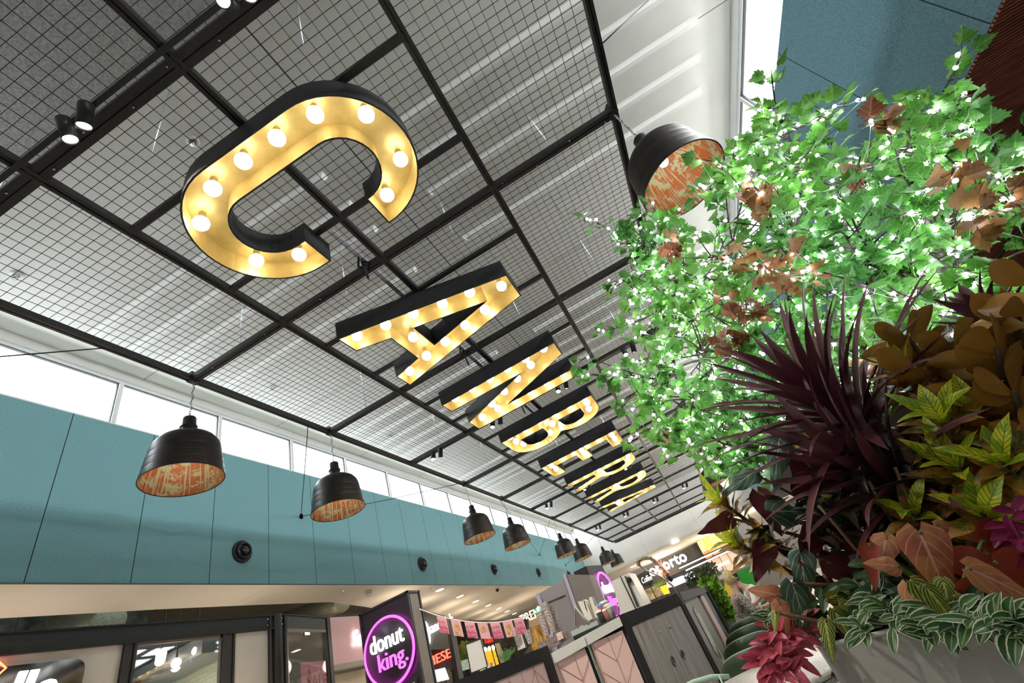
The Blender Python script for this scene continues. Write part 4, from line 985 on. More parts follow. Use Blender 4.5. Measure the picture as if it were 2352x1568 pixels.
for k in range(16):
    a_ = 2 * pi * k / 16; b_ = 2 * pi * (k + .5) / 16
    q.add([sc_, sc_ + V((.33 * cos(a_ - .15), 0, .33 * sin(a_ - .15))), sc_ + V((.62 * cos(a_), 0, .62 * sin(a_))), sc_ + V((.33 * cos(a_ + .15), 0, .33 * sin(a_ + .15)))], [(0, 1, 2, 3)])
q.build('sunburst', glow('sun_red', (1, .08, .02), 3), t)
t = far('shop_sign', 'cream fascia with yellow neon script above orange shutters', 'sign', ((1600, 1244), (1670, 1206), (1690, 1242), (1620, 1282)), mat('cream_fascia', (.62, .50, .30), rough=.7), 36.5)
a = ony(1622, 1262, 36.4)
text('Mamak', 'lettering', glow('neon_yellow', (1, .72, .05), 2.2), t, a + V((.1, 0, -.05)), (1, 0, .02), UP, width=2.0, height=.8, depth=.06, shear=.25, bold=.01)
for i in range(4):
    u0, v0 = 1615 + i * 17, 1268 - i * 8.6
    far('window_shutter', 'orange-brown shutter pane under the yellow neon script, ' + nth[i] + ' from the left', 'shutter', ((u0, v0), (u0 + 14, v0 - 7), (u0 + 22, v0 + 8), (u0 + 8, v0 + 16)), mat('shutter_orange', (.50, .17, .07), rough=.6), 36.2, .05, group='orange shutter panes')
for i, (u, v) in enumerate(((1455, 1300), (1543, 1261), (1552, 1246), (1630, 1220), (1648, 1203))):
    p = ony(u, v, 33.5); p = onz(u, v, 3.04)
    t = thing('downlight', 'square recessed downlight in the far soffit, %s from the left' % nth[i], 'downlight', p, group='downlights in the far soffit')
    MB().box(p + V((-.2, -.12, -.01)), p + V((.2, .12, .0))).build('lens', dl, t)
for i, pts in enumerate((((1543, 1331), (1570, 1320), (1576, 1335), (1546, 1348)), ((1572, 1319), (1590, 1311), (1597, 1324), (1578, 1333)), ((1462, 1349), (1474, 1344), (1481, 1362), (1470, 1366)), ((1403, 1385), (1420, 1377), (1426, 1392), (1408, 1400)), ((1530, 1336), (1541, 1332), (1546, 1347), (1534, 1350)))):
    far('menu_screen', ['large white menu screen below the oporto fascia', 'white menu screen right of the large one', 'blue screen beside the coffee sign', 'dark blue lit screen left of the white fridge panel', 'small pinkish screen left of the large white one'][i], 'screen', pts, [emp((.75, .85, 1), 1.3), emp((.8, .85, 1), 1.2), emp((.08, .3, .7), .8), emp((.15, .15, .6), .5), emp((.9, .6, .65), .9)][i], 34)
t = far('coffee_sign', 'round black coffee sign with white script behind the cabinet', 'sign', tuple((1487 + 13 * cos(k * pi / 8), 1332 + 13 * sin(k * pi / 8)) for k in range(16)), mat('coffee_black', (.02, .015, .012), rough=.5), 20, .1)
a = ony(1477, 1340, 19.9); text('Coffee', 'lettering', glow('sign_white_soft', (1, 1, 1), 1.5), t, a, (1, 0, .0), UP, width=.42, height=.2, depth=.02, shear=.3)
far('food_poster', 'poster crowded with golden dishes behind the spring hose tap', 'poster', ((1479, 1355), (1508, 1343), (1526, 1364), (1490, 1380)), mat('food_print', (.35, .18, .04), col2=(.85, .7, .4), scale=5, rough=.6, detail=6), 21, .05)
far('light_box', 'yellow lit box beside the food poster', 'panel', ((1515, 1347), (1530, 1342), (1538, 1362), (1524, 1366)), emp((.9, .6, .02), .9), 26)
far('light_box', 'green sign box above the yellow lit box', 'panel', ((1498, 1342), (1526, 1328), (1530, 1338), (1504, 1350)), mat('green_panel', (.08, .2, .03), col2=(.6, .7, .1), scale=2, rough=.6), 27)
lamp_y = glow('strip_white', (1, .95, .85), 2)
for i, (a, b) in enumerate((((1560, 1305), (1680, 1250)), ((1575, 1310), (1680, 1262)))):
    A_, B_ = ony(a[0], a[1], 30), ony(b[0], b[1], 30)
    t = thing('strip_light', 'long thin white strip light across the far food court, %s one' % ['upper', 'lower'][i], 'light', A_)
    MB().tube([A_, B_], .035, 6).build('tube', lamp_y, t); MB().tube([A_ + UP * .06, B_ + UP * .06], .03, 6).build('rail', sb, t)
def bush(name, label, u, v, y, rx, rz, m, n=200, s=.05):
    c_ = ony(u, v, y); t = thing(name, label, 'plant', c_); m_ = MB()
    for k in range(n):
        p = c_ + V((rnd(-1, 1) * rx, rnd(-1, 1) * rx * .4, rnd(-1, 1) * rz)); q_ = V((rnd(-1, 1), rnd(-1, 1), rnd(-.3, 1))).normalized() * s * rnd(.6, 1.4); w = q_.orthogonal().normalized() * s * .3
        m_.add([p, p + q_ * .5 + w, p + q_, p + q_ * .5 - w], [(0, 1, 2, 3)])
    m_.build('foliage', m, t); return t
dg = mat('far_dark_green', (.035, .06, .012), rough=.8); lg = mat('far_lime', (.16, .32, .02), rough=.7)
bush('planter_hedge', 'dark hanging hedge left of the far shutters', 1612, 1321, 24, .75, .28, dg, 900, .12)
bush('grass_plant', 'bright lime grass hedge right of the kiosk side', 1640, 1360, 9.0, .12, .18, lg, 900, .1)
bush('grass_plant', 'lower bright lime grass hedge beside the seated woman', 1652, 1385, 8.6, .10, .22, lg, 900, .1)
for i in range(2): pass
far('banner', 'bright yellow floor banner behind the seated woman', 'banner', ((1663, 1338), (1680, 1330), (1695, 1362), (1668, 1372)), mat('banner_yellow', (.85, .60, .01), rough=.6), 13, .05)
far('banner', 'navy banner right of the yellow one', 'banner', ((1672, 1318), (1686, 1312), (1700, 1345), (1694, 1352)), mat('banner_navy', (.02, .03, .07), rough=.6), 14, .05)
far('banner', 'bright green board behind the man in white', 'banner', ((1684, 1318), (1722, 1300), (1740, 1340), (1702, 1350)), mat('banner_green', (.02, .32, .03), rough=.6), 14.5, .05)
far('drinks_fridge', 'lit drinks fridge at the far end below the shutters', 'fridge', ((1642, 1315), (1660, 1307), (1672, 1325), (1652, 1332)), mat('fridge_bottles', (.1, .15, .17), col2=(.6, .65, .6), scale=6, rough=.4), 27, .4)
far('fridge_light', 'white lit box header above the drinks fridge', 'light', ((1637, 1302), (1672, 1286), (1675, 1292), (1640, 1308)), emp((1, .98, 1), 2), 27, .3)
far('timber_cladding', 'brown timber wall panel left of the drinks fridge', 'panel', ((1592, 1311), (1626, 1294), (1640, 1318), (1600, 1335)), mat('brown_timber', (.26, .17, .09), rough=.7), 28.5, .1)
far('screen_panel', 'pale blue glowing screen beside the seated woman', 'screen', ((1640, 1345), (1652, 1336), (1668, 1360), (1656, 1372)), emp((.55, .75, .85), .8), 12)
far('shop_wall', 'pinkish lit shop wall under the yellow neon script', 'panel', ((1622, 1284), (1690, 1250), (1712, 1300), (1650, 1325)), mat('pinkish_wall', (.55, .40, .34), rough=.7), 36.8, .1)

# ================================================================ GREEN CHAIRS
gsh = mat('chair_green', (.045, .075, .04), rough=.5); wood_arm = mat('chair_arm_timber', (.62, .48, .33), rough=.5, var=.08, scale=30)
def make_chair(loc, label, rz=0):
    t = thing('dining_chair', label, 'chair', loc, rz, group='green shell chairs')
    q = MB(); n, m = 16, 8; th = .008; vs = []
    # tub back wrapping round the sitter
    for j in range(m + 1):
        s = j / m
        for i in range(n + 1):
            a = R(-105 + 210 * i / n); e = abs(i / n - .5) * 2
            top = .83 - .20 * e ** 2.4; z = .42 + (top - .42) * s
            r_ = .215 + .03 * s
            vs.append(V((sin(a) * r_ * 1.12, -cos(a) * r_ - .05 * s * (1 - e), z)))
    fs = [(j * (n + 1) + i, j * (n + 1) + i + 1, (j + 1) * (n + 1) + i + 1, (j + 1) * (n + 1) + i) for j in range(m) for i in range(n)]
    q.add(vs, fs, True); vs2 = [V((v.x * .94, v.y * .94, v.z)) for v in vs]; q.add(vs2, fs, True)
    k = m * (n + 1); N = len(vs)
    q.f += [(k + i, k + i + 1, N + k + i + 1, N + k + i) for i in range(n)]
    q.build('backrest', gsh, t, world=False)
    rim = [ (vs[k + i] + vs2[k + i]) / 2 for i in range(n + 1)]
    MB().tube(rim, .009, 6).build('rim', mat('chair_rim', (.22, .27, .2), rough=.45), t, world=False)
    MB().lathe([(.001, .44), (.2, .435), (.225, .45), (.22, .42), (.1, .405), (.001, .4)], (0, .0, 0), 24).build('seat', gsh, t, world=False)
    for sx_ in (-1, 1):
        MB().box((sx_ * .225, -.10, .625), (sx_ * .285, .13, .65)).build('arm', wood_arm, t, world=False)
        for sy in (-1, 1):
            MB().tube([(sx_ * .13, sy * .12, .42), (sx_ * .22, sy * .2, 0)], .012, 8).build('leg', M_black, t, world=False)
    return t
ch0 = None
cs = [((.02, 4.75), 'nearest green shell chair with timber arms, right of the kiosk side'), ((.03, 5.75), 'green shell chair second in the row behind the nearest one'), ((.05, 6.8), 'green shell chair third in the row behind the nearest one'), ((.09, 8.0), 'green shell chair at the far end of the front row'),
      ((.62, 6.3), 'green shell chair first of the second row, left of the red leaves'), ((.68, 7.5), 'green shell chair second of the second row'), ((.72, 8.8), 'green shell chair last of the second row near the man in white'),
      ((.05, 10.2), 'green chair beside the seated woman'), ((.75, 10.8), 'green chair opposite the seated woman')]
for (x, y), lab in cs:
    x -= .13
    if ch0 is None: ch0 = make_chair((x, y, FLOOR), lab)
    else: dup(ch0, Matrix.Translation((x, y, FLOOR)) @ Matrix.Rotation(rnd(-.1, .1), 4, 'Z'), lab)
# terrazzo table in front, mint chair back
terr = mat('terrazzo', (.55, .52, .48), col2=(.33, .31, .29), scale=110, rough=.35, detail=2)
tc_ = V((-.02, 3.72, -.5))
t = thing('terrazzo_table', 'round pale terrazzo table at the lower edge beside the planter', 'table', (tc_.x, tc_.y, FLOOR))
MB().lathe([(.001, 0), (.52, 0), (.53, -.01), (.53, -.035), (.50, -.04), (.001, -.04)], tc_, 64).build('tabletop', terr, t)
MB().lathe([(.51, -.042), (.50, -.05), (.48, -.07), (.48, -.042)], tc_, 64).build('speckled_edge', mat('terr_dark', (.02, .02, .02), col2=(.5, .5, .48), scale=90, rough=.4), t)
MB().tube([tc_ + V((0, 0, -.04)), V((tc_.x, tc_.y, FLOOR + .02))], .035, 14).lathe([(.25, 0), (.25, .02), (.03, .04)], (tc_.x, tc_.y, FLOOR), 32).build('pedestal', M_black, t)
mg = mat('mint_chair', (.33, .47, .36), rough=.45)
c_ = onz(1592, 1566, -.40)
t = thing('mint_chair', 'pale mint chair back just entering the lower edge below the cabinet', 'chair', (c_.x, c_.y, FLOOR))
MB().tube([c_ + V((-.22, .06, -.05)), c_ + V((-.12, .02, -.012)), c_ + V((0, 0, 0)), c_ + V((.12, .02, -.012)), c_ + V((.22, .08, -.05))], .014, 8).build('top_rail', mg, t)
q = MB()
for k in range(6): q.tube([c_ + V((-.17 + .068 * k, .02, -.02)), c_ + V((-.14 + .055 * k, .08, -.38))], .007, 6)
q.build('spindles', mg, t); MB().lathe([(.001, 0), (.2, 0), (.21, -.02), (.001, -.03)], c_ + V((0, .28, -.40)), 24).build('seat', mg, t)
for sx_ in (-1, 1):
    for sy in (0, 1): MB().tube([c_ + V((sx_ * .14, .14 + sy * .28, -.42)), V((c_.x + sx_ * .19, c_.y + .1 + sy * .36, FLOOR))], .012, 8).build('leg', mg, t)
# slatted far tables
for i, (x, y) in enumerate(((.35, 12.2), (.55, 10.0))):
    t = thing('slatted_table', ['slatted pale timber table where the woman and the man sit', 'slatted pale timber table nearer than the seated woman'][i], 'table', (x, y, FLOOR))
    q = MB()
    for k in range(8): q.box((x - .6, y - .4 + k * .1, -.54), (x + .6, y - .33 + k * .1, -.51))
    q.build('slats', wood_arm, t)
    MB().box((x - .55, y - .35, -.57), (x + .55, y + .35, -.54)).build('frame', M_black, t)
    for sx_ in (-1, 1):
        for sy in (-1, 1): MB().box((x + sx_ * .5 - .02, y + sy * .3 - .02, FLOOR), (x + sx_ * .5 + .02, y + sy * .3 + .02, -.57)).build('leg', M_black, t)

# ================================================================ PEOPLE
def skin_body(name, joints, edges, m, parent, root=0, lv=2):
    me = bpy.data.meshes.new(name); me.from_pydata([tuple(j[0]) for j in joints], edges, []); me.update()
    o = bpy.data.objects.new(name, me); COL.objects.link(o)
    md = o.modifiers.new('s', 'SKIN'); md.use_smooth_shade = True
    for i, j in enumerate(joints):
        r_ = j[1]; r_ = r_ if isinstance(r_, tuple) else (r_, r_)
        me.skin_vertices[0].data[i].radius = r_
    me.skin_vertices[0].data[root].use_root = True
    sd = o.modifiers.new('u', 'SUBSURF'); sd.levels = lv; sd.render_levels = lv
    dg_ = bpy.context.evaluated_depsgraph_get(); dg_.update()
    m2 = bpy.data.meshes.new_from_object(o.evaluated_get(dg_)); m2.name = name
    bpy.data.objects.remove(o)
    m2.materials.clear(); m2.materials.append(m)
    for p_ in m2.polygons: p_.use_smooth = True
    o2 = bpy.data.objects.new(name, m2); COL.objects.link(o2)
    if parent: o2.parent = parent
    return o2
skin = mat('skin', (.62, .38, .27), rough=.5)
def person(loc, rz, label, top_m, bottom_m, hair_m, lean=.0, long_hair=True):
    t = thing('person', label, 'person', loc, rz)
    # seated, facing +Y, floor at 0, seat .45
    L = lean
    J = [((0, 0, .55), .15), ((0, .02, .75), (.15, .11)), ((0, .05 + L * .4, .98), (.17, .11)), ((0, .05 + L * .6, 1.1), (.07, .065)), ((0, .08 + L * .7, 1.18), (.055, .06)), ((0, .10 + L * .75, 1.27), (.075, .095)), ((0, .11 + L * .75, 1.36), (.07, .085)),
         ((.19, .05 + L * .5, 1.03), .055), ((.25, .12 + L * .6, .80), .042), ((.16, .36 + L * .7, .80), .032), ((.13, .42 + L * .7, .82), (.022, .034)),
         ((-.19, .05 + L * .5, 1.03), .055), ((-.25, .12 + L * .6, .80), .042), ((-.14, .34 + L * .7, .88), .032), ((-.10, .40 + L * .7, .92), (.022, .034)),
         ((.10, .05, .52), .085), ((.12, .42, .52), .065), ((.12, .44, .28), .05), ((.12, .42, .08), .04), ((.12, .55, .04), (.04, .03)),
         ((-.10, .05, .52), .085), ((-.12, .42, .52), .065), ((-.12, .44, .28), .05), ((-.12, .42, .08), .04), ((-.12, .55, .04), (.04, .03))]
    E_ = [(0, 1), (1, 2), (2, 3), (3, 4), (4, 5), (5, 6), (2, 7), (7, 8), (8, 9), (9, 10), (2, 11), (11, 12), (12, 13), (13, 14), (0, 15), (15, 16), (16, 17), (17, 18), (18, 19), (0, 20), (20, 21), (21, 22), (22, 23), (23, 24)]
    for s_, h in ((1, 10), (-1, 14)):
        b = V(J[h][0])
        for k in range(5):
            off = V(((k - 2) * .017, .03, 0)); tip = V(((k - 2) * .02, .075 - abs(k - 2) * .008, -.01)) if k < 4 or True else 0
            if k == (0 if s_ > 0 else 4): off = V((-s_ * .035, .0, .01)); tip = V((-s_ * .055, .03, .02))
            i0 = len(J); J.append((tuple(b + off), .009)); J.append((tuple(b + tip), .007)); E_ += [(h, i0), (i0, i0 + 1)]
    body = skin_body('body', J, E_, skin, t)
    hy = .10 + L * .75; hz = 1.32
    hm = MB()
    hm.ball((0, hy - .015, hz + .015), .108, 20, 14, 1.15)
    for v_ in hm.v:
        if v_.y > hy + .045 and v_.z < hz + .07: v_.y = hy + .03
    if long_hair: hm.tube([(0, hy - .06, hz + .02), (0, hy - .09, hz - .08), (0, hy - .08, hz - .16)], [.09, .085, .05], 12)
    hm.build('hair', hair_m, t, world=False)
    e = MB()
    for s_ in (-1, 1): e.ball((s_ * .032, hy + .085, hz), .012, 8, 6)
    e.build('eyes', M_blackmatte, t, world=False)
    MB().ball((0, hy + .105, hz - .03), .016, 8, 6).build('nose', skin, t, world=False)
    MB().ball((0, hy + .09, hz - .07), .018, 10, 6, .35).build('mouth', mat('lips', (.45, .12, .1), rough=.5), t, world=False)
    e = MB()
    for s_ in (-1, 1): e.ball((s_ * .083, hy, hz - .01), .02, 8, 6)
    e.build('ears', skin, t, world=False)
    Jt = [(j[0], (j[1] if not isinstance(j[1], tuple) else max(j[1])) * 1.0) for j in J]
    top = [((0, 0, .52), .175), ((0, .02, .75), (.17, .13)), ((0, .05 + L * .4, .97), (.20, .135)), ((0, .06 + L * .5, 1.09), (.10, .09)), (J[7][0], .08), (J[8][0], .064), (tuple(V(J[8][0]).lerp(V(J[9][0]), .7)), .052), (J[11][0], .08), (J[12][0], .064), (tuple(V(J[12][0]).lerp(V(J[13][0]), .7)), .045)]
    skin_body('shirt', top, [(0, 1), (1, 2), (2, 3), (2, 4), (4, 5), (5, 6), (2, 7), (7, 8), (8, 9)], top_m, t)
    tr = [((0, .02, .54), .155)] + [(J[i][0], (J[i][1] if not isinstance(J[i][1], tuple) else J[i][1][0]) * 1.22) for i in (15, 16, 17, 18, 20, 21, 22, 23)]
    skin_body('trousers', tr, [(0, 1), (1, 2), (2, 3), (3, 4), (0, 5), (5, 6), (6, 7), (7, 8)], bottom_m, t)
    return t
leop = mat('patterned_top', (.08, .065, .055), col2=(.55, .5, .45), scale=45, rough=.7, detail=2)
shirt = mat('white_shirt', (.72, .70, .68), rough=.7); dk_ = mat('dark_trousers', (.03, .03, .035), rough=.8)
h1 = mat('blond_hair', (.62, .44, .20), rough=.6, var=.25, scale=40, stretch=(1, 1, .2)); h2 = mat('dark_hair', (.04, .03, .02), rough=.6)
pw = ony(1662, 1346, 9.2)
person((pw.x, pw.y, FLOOR), R(-75), 'person with short blond hair in a black and white patterned top, seated with raised hands', leop, dk_, h1, .1, False)
pm = ony(1738, 1316, 11.0)
person((pm.x, pm.y, FLOOR), R(105), 'person in a white long-sleeved shirt leaning over the far slatted table', shirt, dk_, h2, .5, False)
# ================================================================ PLANTER AND PLANTS
def leaf_mat(name, base, vein, under=None, edge=None, nv=7, slope=.9, vw=.10, mw=.05, mottle=None, transl=.25, rough=.45, blotch=9., ew=.12):
    m, t, n, l = nt(name)
    out = n.new('ShaderNodeOutputMaterial'); b = n.new('ShaderNodeBsdfPrincipled'); tr = n.new('ShaderNodeBsdfTranslucent'); ms = n.new('ShaderNodeMixShader')
    ms.inputs[0].default_value = transl; l.new(b.outputs[0], ms.inputs[1]); l.new(tr.outputs[0], ms.inputs[2]); l.new(ms.outputs[0], out.inputs[0])
    b.inputs['Roughness'].default_value = rough
    tc = n.new('ShaderNodeTexCoord'); sp = n.new('ShaderNodeSeparateXYZ'); l.new(tc.outputs['UV'], sp.inputs[0])
    s = sp.outputs[0]; t_ = math_(n, l, 'ABSOLUTE', math_(n, l, 'MULTIPLY_ADD', sp.outputs[1], 2., -1.))
    def mixc(f, a, c):
        mx = n.new('ShaderNodeMix'); mx.data_type = 'RGBA'
        if isinstance(f, float): mx.inputs[0].default_value = f
        else: l.new(f, mx.inputs[0])
        for i, q in ((6, a), (7, c)):
            if isinstance(q, tuple): mx.inputs[i].default_value = q + (1,)
            else: l.new(q, mx.inputs[i])
        return mx.outputs[2]
    col = tuple(base)
    no = n.new('ShaderNodeTexNoise'); no.inputs['Scale'].default_value = blotch; no.inputs['Detail'].default_value = 4; l.new(tc.outputs['Object'], no.inputs['Vector'])
    mr = n.new('ShaderNodeMapRange'); mr.inputs[1].default_value = .40; mr.inputs[2].default_value = .54; l.new(no.outputs['Fac'], mr.inputs[0])
    col = mixc(mr.outputs[0], col, tuple(mottle) if mottle else tuple(min(1, x * 1.35) for x in base))
    if vein:
        ph = math_(n, l, 'FRACT', math_(n, l, 'MULTIPLY', math_(n, l, 'MULTIPLY_ADD', t_, -slope / nv * 2, s), float(nv)))
        dv = math_(n, l, 'ABSOLUTE', math_(n, l, 'SUBTRACT', ph, .5))
        side = math_(n, l, 'LESS_THAN', dv, vw); mid = math_(n, l, 'LESS_THAN', t_, mw)
        v_ = math_(n, l, 'MAXIMUM', side, mid)
        if edge is None: pass
        col = mixc(v_, col, tuple(vein))
    if edge: col = mixc(math_(n, l, 'GREATER_THAN', t_, 1 - ew * 2), col, tuple(edge))
    if under:
        ge = n.new('ShaderNodeNewGeometry'); col = mixc(ge.outputs['Backfacing'], col, tuple(under))
    l.new(col, b.inputs['Base Color']); l.new(col, tr.inputs[0])
    MATS[name] = m; return m
SH = {'oval': lambda s: sin(pi * s ** .85) ** .8, 'strap': lambda s: min(1, s * 6 + .35) * (1 - s ** 3.2) ** .9, 'lance': lambda s: sin(pi * min(1, s ** .75)) ** 1.0,
      'heart': lambda s: (min(1, .55 + s * 3.5) if s < .15 else 1) * (1 - max(0, s - .1) / .9) ** .75 if s < 1 else 0, 'obov': lambda s: sin(pi * s ** 1.25) ** .75 if s < 1 else 0}
def leaf(mb, p, d, up, L, W, sh='oval', droop=.3, fold=.25, wave=0., ns=9, ntt=4, curl=0., twist=0.):
    d = V(d).normalized(); up = V(up); up = up - d * up.dot(d)
    up = up.normalized() if up.length > 1e-4 else d.orthogonal().normalized()
    side = d.cross(up); vs = []; uv = []; pos = V(p); dir_ = d.copy()
    f = SH[sh]; ph = rnd(0, 6.28)
    for i in range(ns + 1):
        s = i / ns; w = max(f(min(s, .9995)), .01) * W / 2
        if sh == 'heart' and i == 0: w = W * .12
        for j in range(ntt + 1):
            t = j / ntt * 2 - 1; off = side * (t * w) + up * (abs(t) * w * fold * 1.2 - abs(t) ** 2 * w * curl) + up * (wave * W * sin(s * 13 + ph + t * 2) * abs(t))
            back = dir_ * 0
            if sh == 'heart' and s < .2: back = dir_ * (-abs(t) * W * .22 * (1 - s / .2))
            vs.append(pos + off + back); uv.append((s, j / ntt))
        step = L / ns; ang = droop / ns
        nd = dir_ * cos(ang) - up * sin(ang); up = up * cos(ang) + dir_ * sin(ang); dir_ = nd.normalized()
        if twist: side = (side * cos(twist / ns) + up * sin(twist / ns)).normalized(); up = side.cross(dir_)
        pos = pos + dir_ * step
    mb.add(vs, [(i * (ntt + 1) + j, i * (ntt + 1) + j + 1, (i + 1) * (ntt + 1) + j + 1, (i + 1) * (ntt + 1) + j) for i in range(ns) for j in range(ntt)], True, uv)
# planter: grey metal trough
C0 = V((.10, 1.64, 0)); PU = V((.64, -.77, 0)).normalized(); PV = V((.77, .64, 0)).normalized()
def pl(a, b, z=0): return C0 + PU * a + PV * b + UP * z
ZR = -.2; LU, LV = 1.7, 1.5
pm_ = mat('planter_grey', (.30, .29, .26), rough=.5, var=.04, scale=4)
t = thing('planter', 'large grey metal planter box with rounded corner at the lower right', 'planter', (pl(LU / 2, LV / 2).x, pl(LU / 2, LV / 2).y, FLOOR))
rr = .07
def rrect(a0, b0, a1, b1, r):
    o = []
    for (ca_, cb_, s0) in ((a1 - r, b1 - r, 0), (a0 + r, b1 - r, 90), (a0 + r, b0 + r, 180), (a1 - r, b0 + r, 270)):
        o += arc(ca_, cb_, r, s0, s0 + 90, 8)
    return o
O = rrect(0, 0, LU, LV, rr); I = rrect(.012, .012, LU - .012, LV - .012, rr - .01)
q = MB(); q.poly([O, I], lambda a, b: pl(a, b, FLOOR), lambda a, b: pl(a, b, ZR)); q.build('trough', pm_, t)
MB().tube([pl(a, b, ZR) for a, b in O + O[:1]], .005, 6, False).build('rim', mat('planter_rim', (.42, .41, .36), rough=.4), t)
q = MB(); N = 40; vs = [pl(.012 + (LU - .024) * i / N, .012 + (LV - .024) * j / N, ZR - .06 + rnd(-.015, .015)) for j in range(N + 1) for i in range(N + 1)]
q.add(vs, [(j * (N + 1) + i, j * (N + 1) + i + 1, (j + 1) * (N + 1) + i + 1, (j + 1) * (N + 1) + i) for j in range(N) for i in range(N)])
q.build('soil', mat('soil', (.04, .022, .012), rough=1, var=.6, scale=60), t)
q = MB()
for k in range(900):
    p = pl(rnd(.03, LU - .03), rnd(.03, .8), ZR - .045 + rnd(0, .02)); a_ = rnd(0, 6.28); d_ = V((cos(a_), sin(a_), rnd(-.3, .3))); e_ = V((-sin(a_), cos(a_), rnd(-.3, .3)))
    q.obox(p, d_ * rnd(.02, .05), e_ * rnd(.008, .02), UP * .005)
tag(q.build('bark_mulch', mat('bark', (.20, .10, .045), rough=.9, var=.5, scale=30)), 'brown bark chips covering the planter soil', 'mulch', kind='stuff')

# ---- lit tree
bark = mat('tree_bark', (.05, .038, .03), rough=.85, var=.5, scale=25, bump=.6)
lf_a = leaf_mat('maple_green', (.045, .19, .022), (.17, .32, .10), mottle=(.10, .27, .03), nv=4, vw=.05, mw=.04, transl=.4, blotch=1.2)
lf_b = leaf_mat('maple_autumn', (.22, .07, .035), (.34, .17, .07), mottle=(.30, .15, .05), nv=4, vw=.05, transl=.3, blotch=3)
half = [(0, 0), (.16, -.10), (.38, -.04), (.34, .06), (.58, .14), (.50, .24), (.62, .40), (.46, .42), (.40, .40), (.42, .56), (.30, .56), (.28, .66), (.18, .64), (.16, .80), (.08, .82), (0, 1.0)]
ML = half + [(-x, y) for x, y in half[-2:0:-1]]
def maple(mb, p, d, up, S):
    d = V(d).normalized(); up = (V(up) - d * V(up).dot(d)); up = up.normalized() if up.length > 1e-4 else d.orthogonal(); side = d.cross(up)
    f1, f2 = rnd(-.5, .5), rnd(-.4, .5)
    vs = [p + d * .38 * S]; uv = [(.38, .5)]
    for x, y in ML:
        vs.append(p + side * (x * S) + d * (y * S) + up * (abs(x) * S * f1 - (y - .4) ** 2 * S * f2)); uv.append((y, .5 + x * .8))
    n = len(ML); mb.add(vs, [(0, 1 + i, 1 + (i + 1) % n) for i in range(n)], False, uv)
tree = thing('lit_tree', 'small green maple-leaved tree wrapped in cold white fairy lights in the planter', 'tree', (1.2, 2.0, ZR - .05))
base = pl(.28, 1.25, ZR - .08)
wood = MB(); tw = MB(); fol = MB(); aut = MB(); LP = []; WIRE = []
def limb(a, b, r0, r1, sag=.0, n=6, mbx=None):
    a, b = V(a), V(b); L = (b - a).length; o1 = V((rnd(-1, 1), rnd(-1, 1), rnd(-1, 1))) * L * .06
    pts = [a.lerp(b, k / n) + o1 * sin(pi * k / n) + UP * (sag * L * sin(pi * k / n)) for k in range(n + 1)]
    (mbx or wood).tube(pts, [r0 + (r1 - r0) * k / n for k in range(n + 1)], 8 if r0 > .012 else 5); return pts
# blob centres: (u, v, distance, radius)
DT = 3.0
BL = [(1480, 560, 3.1, .34), (1600, 640, 3.0, .40), (1500, 720, 3.0, .34), (1690, 560, 2.9, .36), (1470, 640, 3.1, .26), (1590, 800, 2.9, .40), (1500, 870, 2.9, .24), (1700, 720, 2.8, .42), (1660, 930, 2.9, .32),
      (1560, 930, 3.0, .26), (1700, 1010, 3.0, .22), (1790, 860, 2.8, .36), (1640, 1010, 3.0, .22), (1780, 390, 2.9, .34), (1830, 520, 2.8, .44), (1850, 650, 2.7, .44), (1940, 430, 2.8, .30), (1990, 560, 2.7, .44), (2000, 660, 2.6, .34),
      (2110, 330, 2.9, .15), (2130, 480, 2.7, .36), (2200, 590, 2.6, .30), (2280, 430, 2.6, .24), (2080, 410, 2.8, .20), (1900, 760, 2.7, .36), (1800, 310, 2.9, .20), (2150, 680, 2.5, .16), (1940, 900, 2.7, .3), (1760, 960, 2.9, .26)]
tips_special = [(2195, 155), (2215, 215), (1970, 230), (1355, 505), (1350, 820), (1385, 760), (2150, 250), (2280, 640), (2230, 300), (2340, 360), (1790, 265), (1450, 1005), (1620, 430), (1675, 405), (1420, 560), (2350, 400), (1900, 260), (1350, 860), (1400, 855)]
fork = at(2300, 760, 2.45); hub = at(2170, 700, 2.55); crotch = base.lerp(fork, .8)
trunk = limb(base, fork, .05, .042, n=8); limb(fork, at(2200, 735, 2.5), .042, .038)
h2_ = at(2200, 735, 2.5); limb(h2_, at(2170, 690, 2.55), .03, .022); limb(h2_, at(2010, 950, 2.6), .035, .022); hL = at(2010, 950, 2.6); limb(hL, at(1820, 900, 2.75), .022, .016); 
hubs = [at(2170, 690, 2.55), at(1820, 900, 2.75), at(1990, 600, 2.7), at(1820, 560, 2.8), at(1680, 820, 2.85), at(1640, 650, 2.95), at(2130, 500, 2.7), at(1900, 440, 2.8)]
limb(hubs[0], hubs[2], .022, .014); limb(hubs[0], hubs[6], .02, .012); limb(hubs[2], hubs[3], .016, .011); limb(hubs[2], hubs[7], .016, .01); limb(hubs[1], hubs[4], .016, .01); limb(hubs[3], hubs[5], .013, .009); limb(hubs[1], hubs[3], .016, .01)
limb(hL, at(1860, 1010, 2.75), .02, .014); limb(at(1860, 1010, 2.75), at(1640, 1030, 2.95), .012, .006); hubs.append(at(1860, 1010, 2.75)); hubs.append(at(1740, 1025, 2.85))
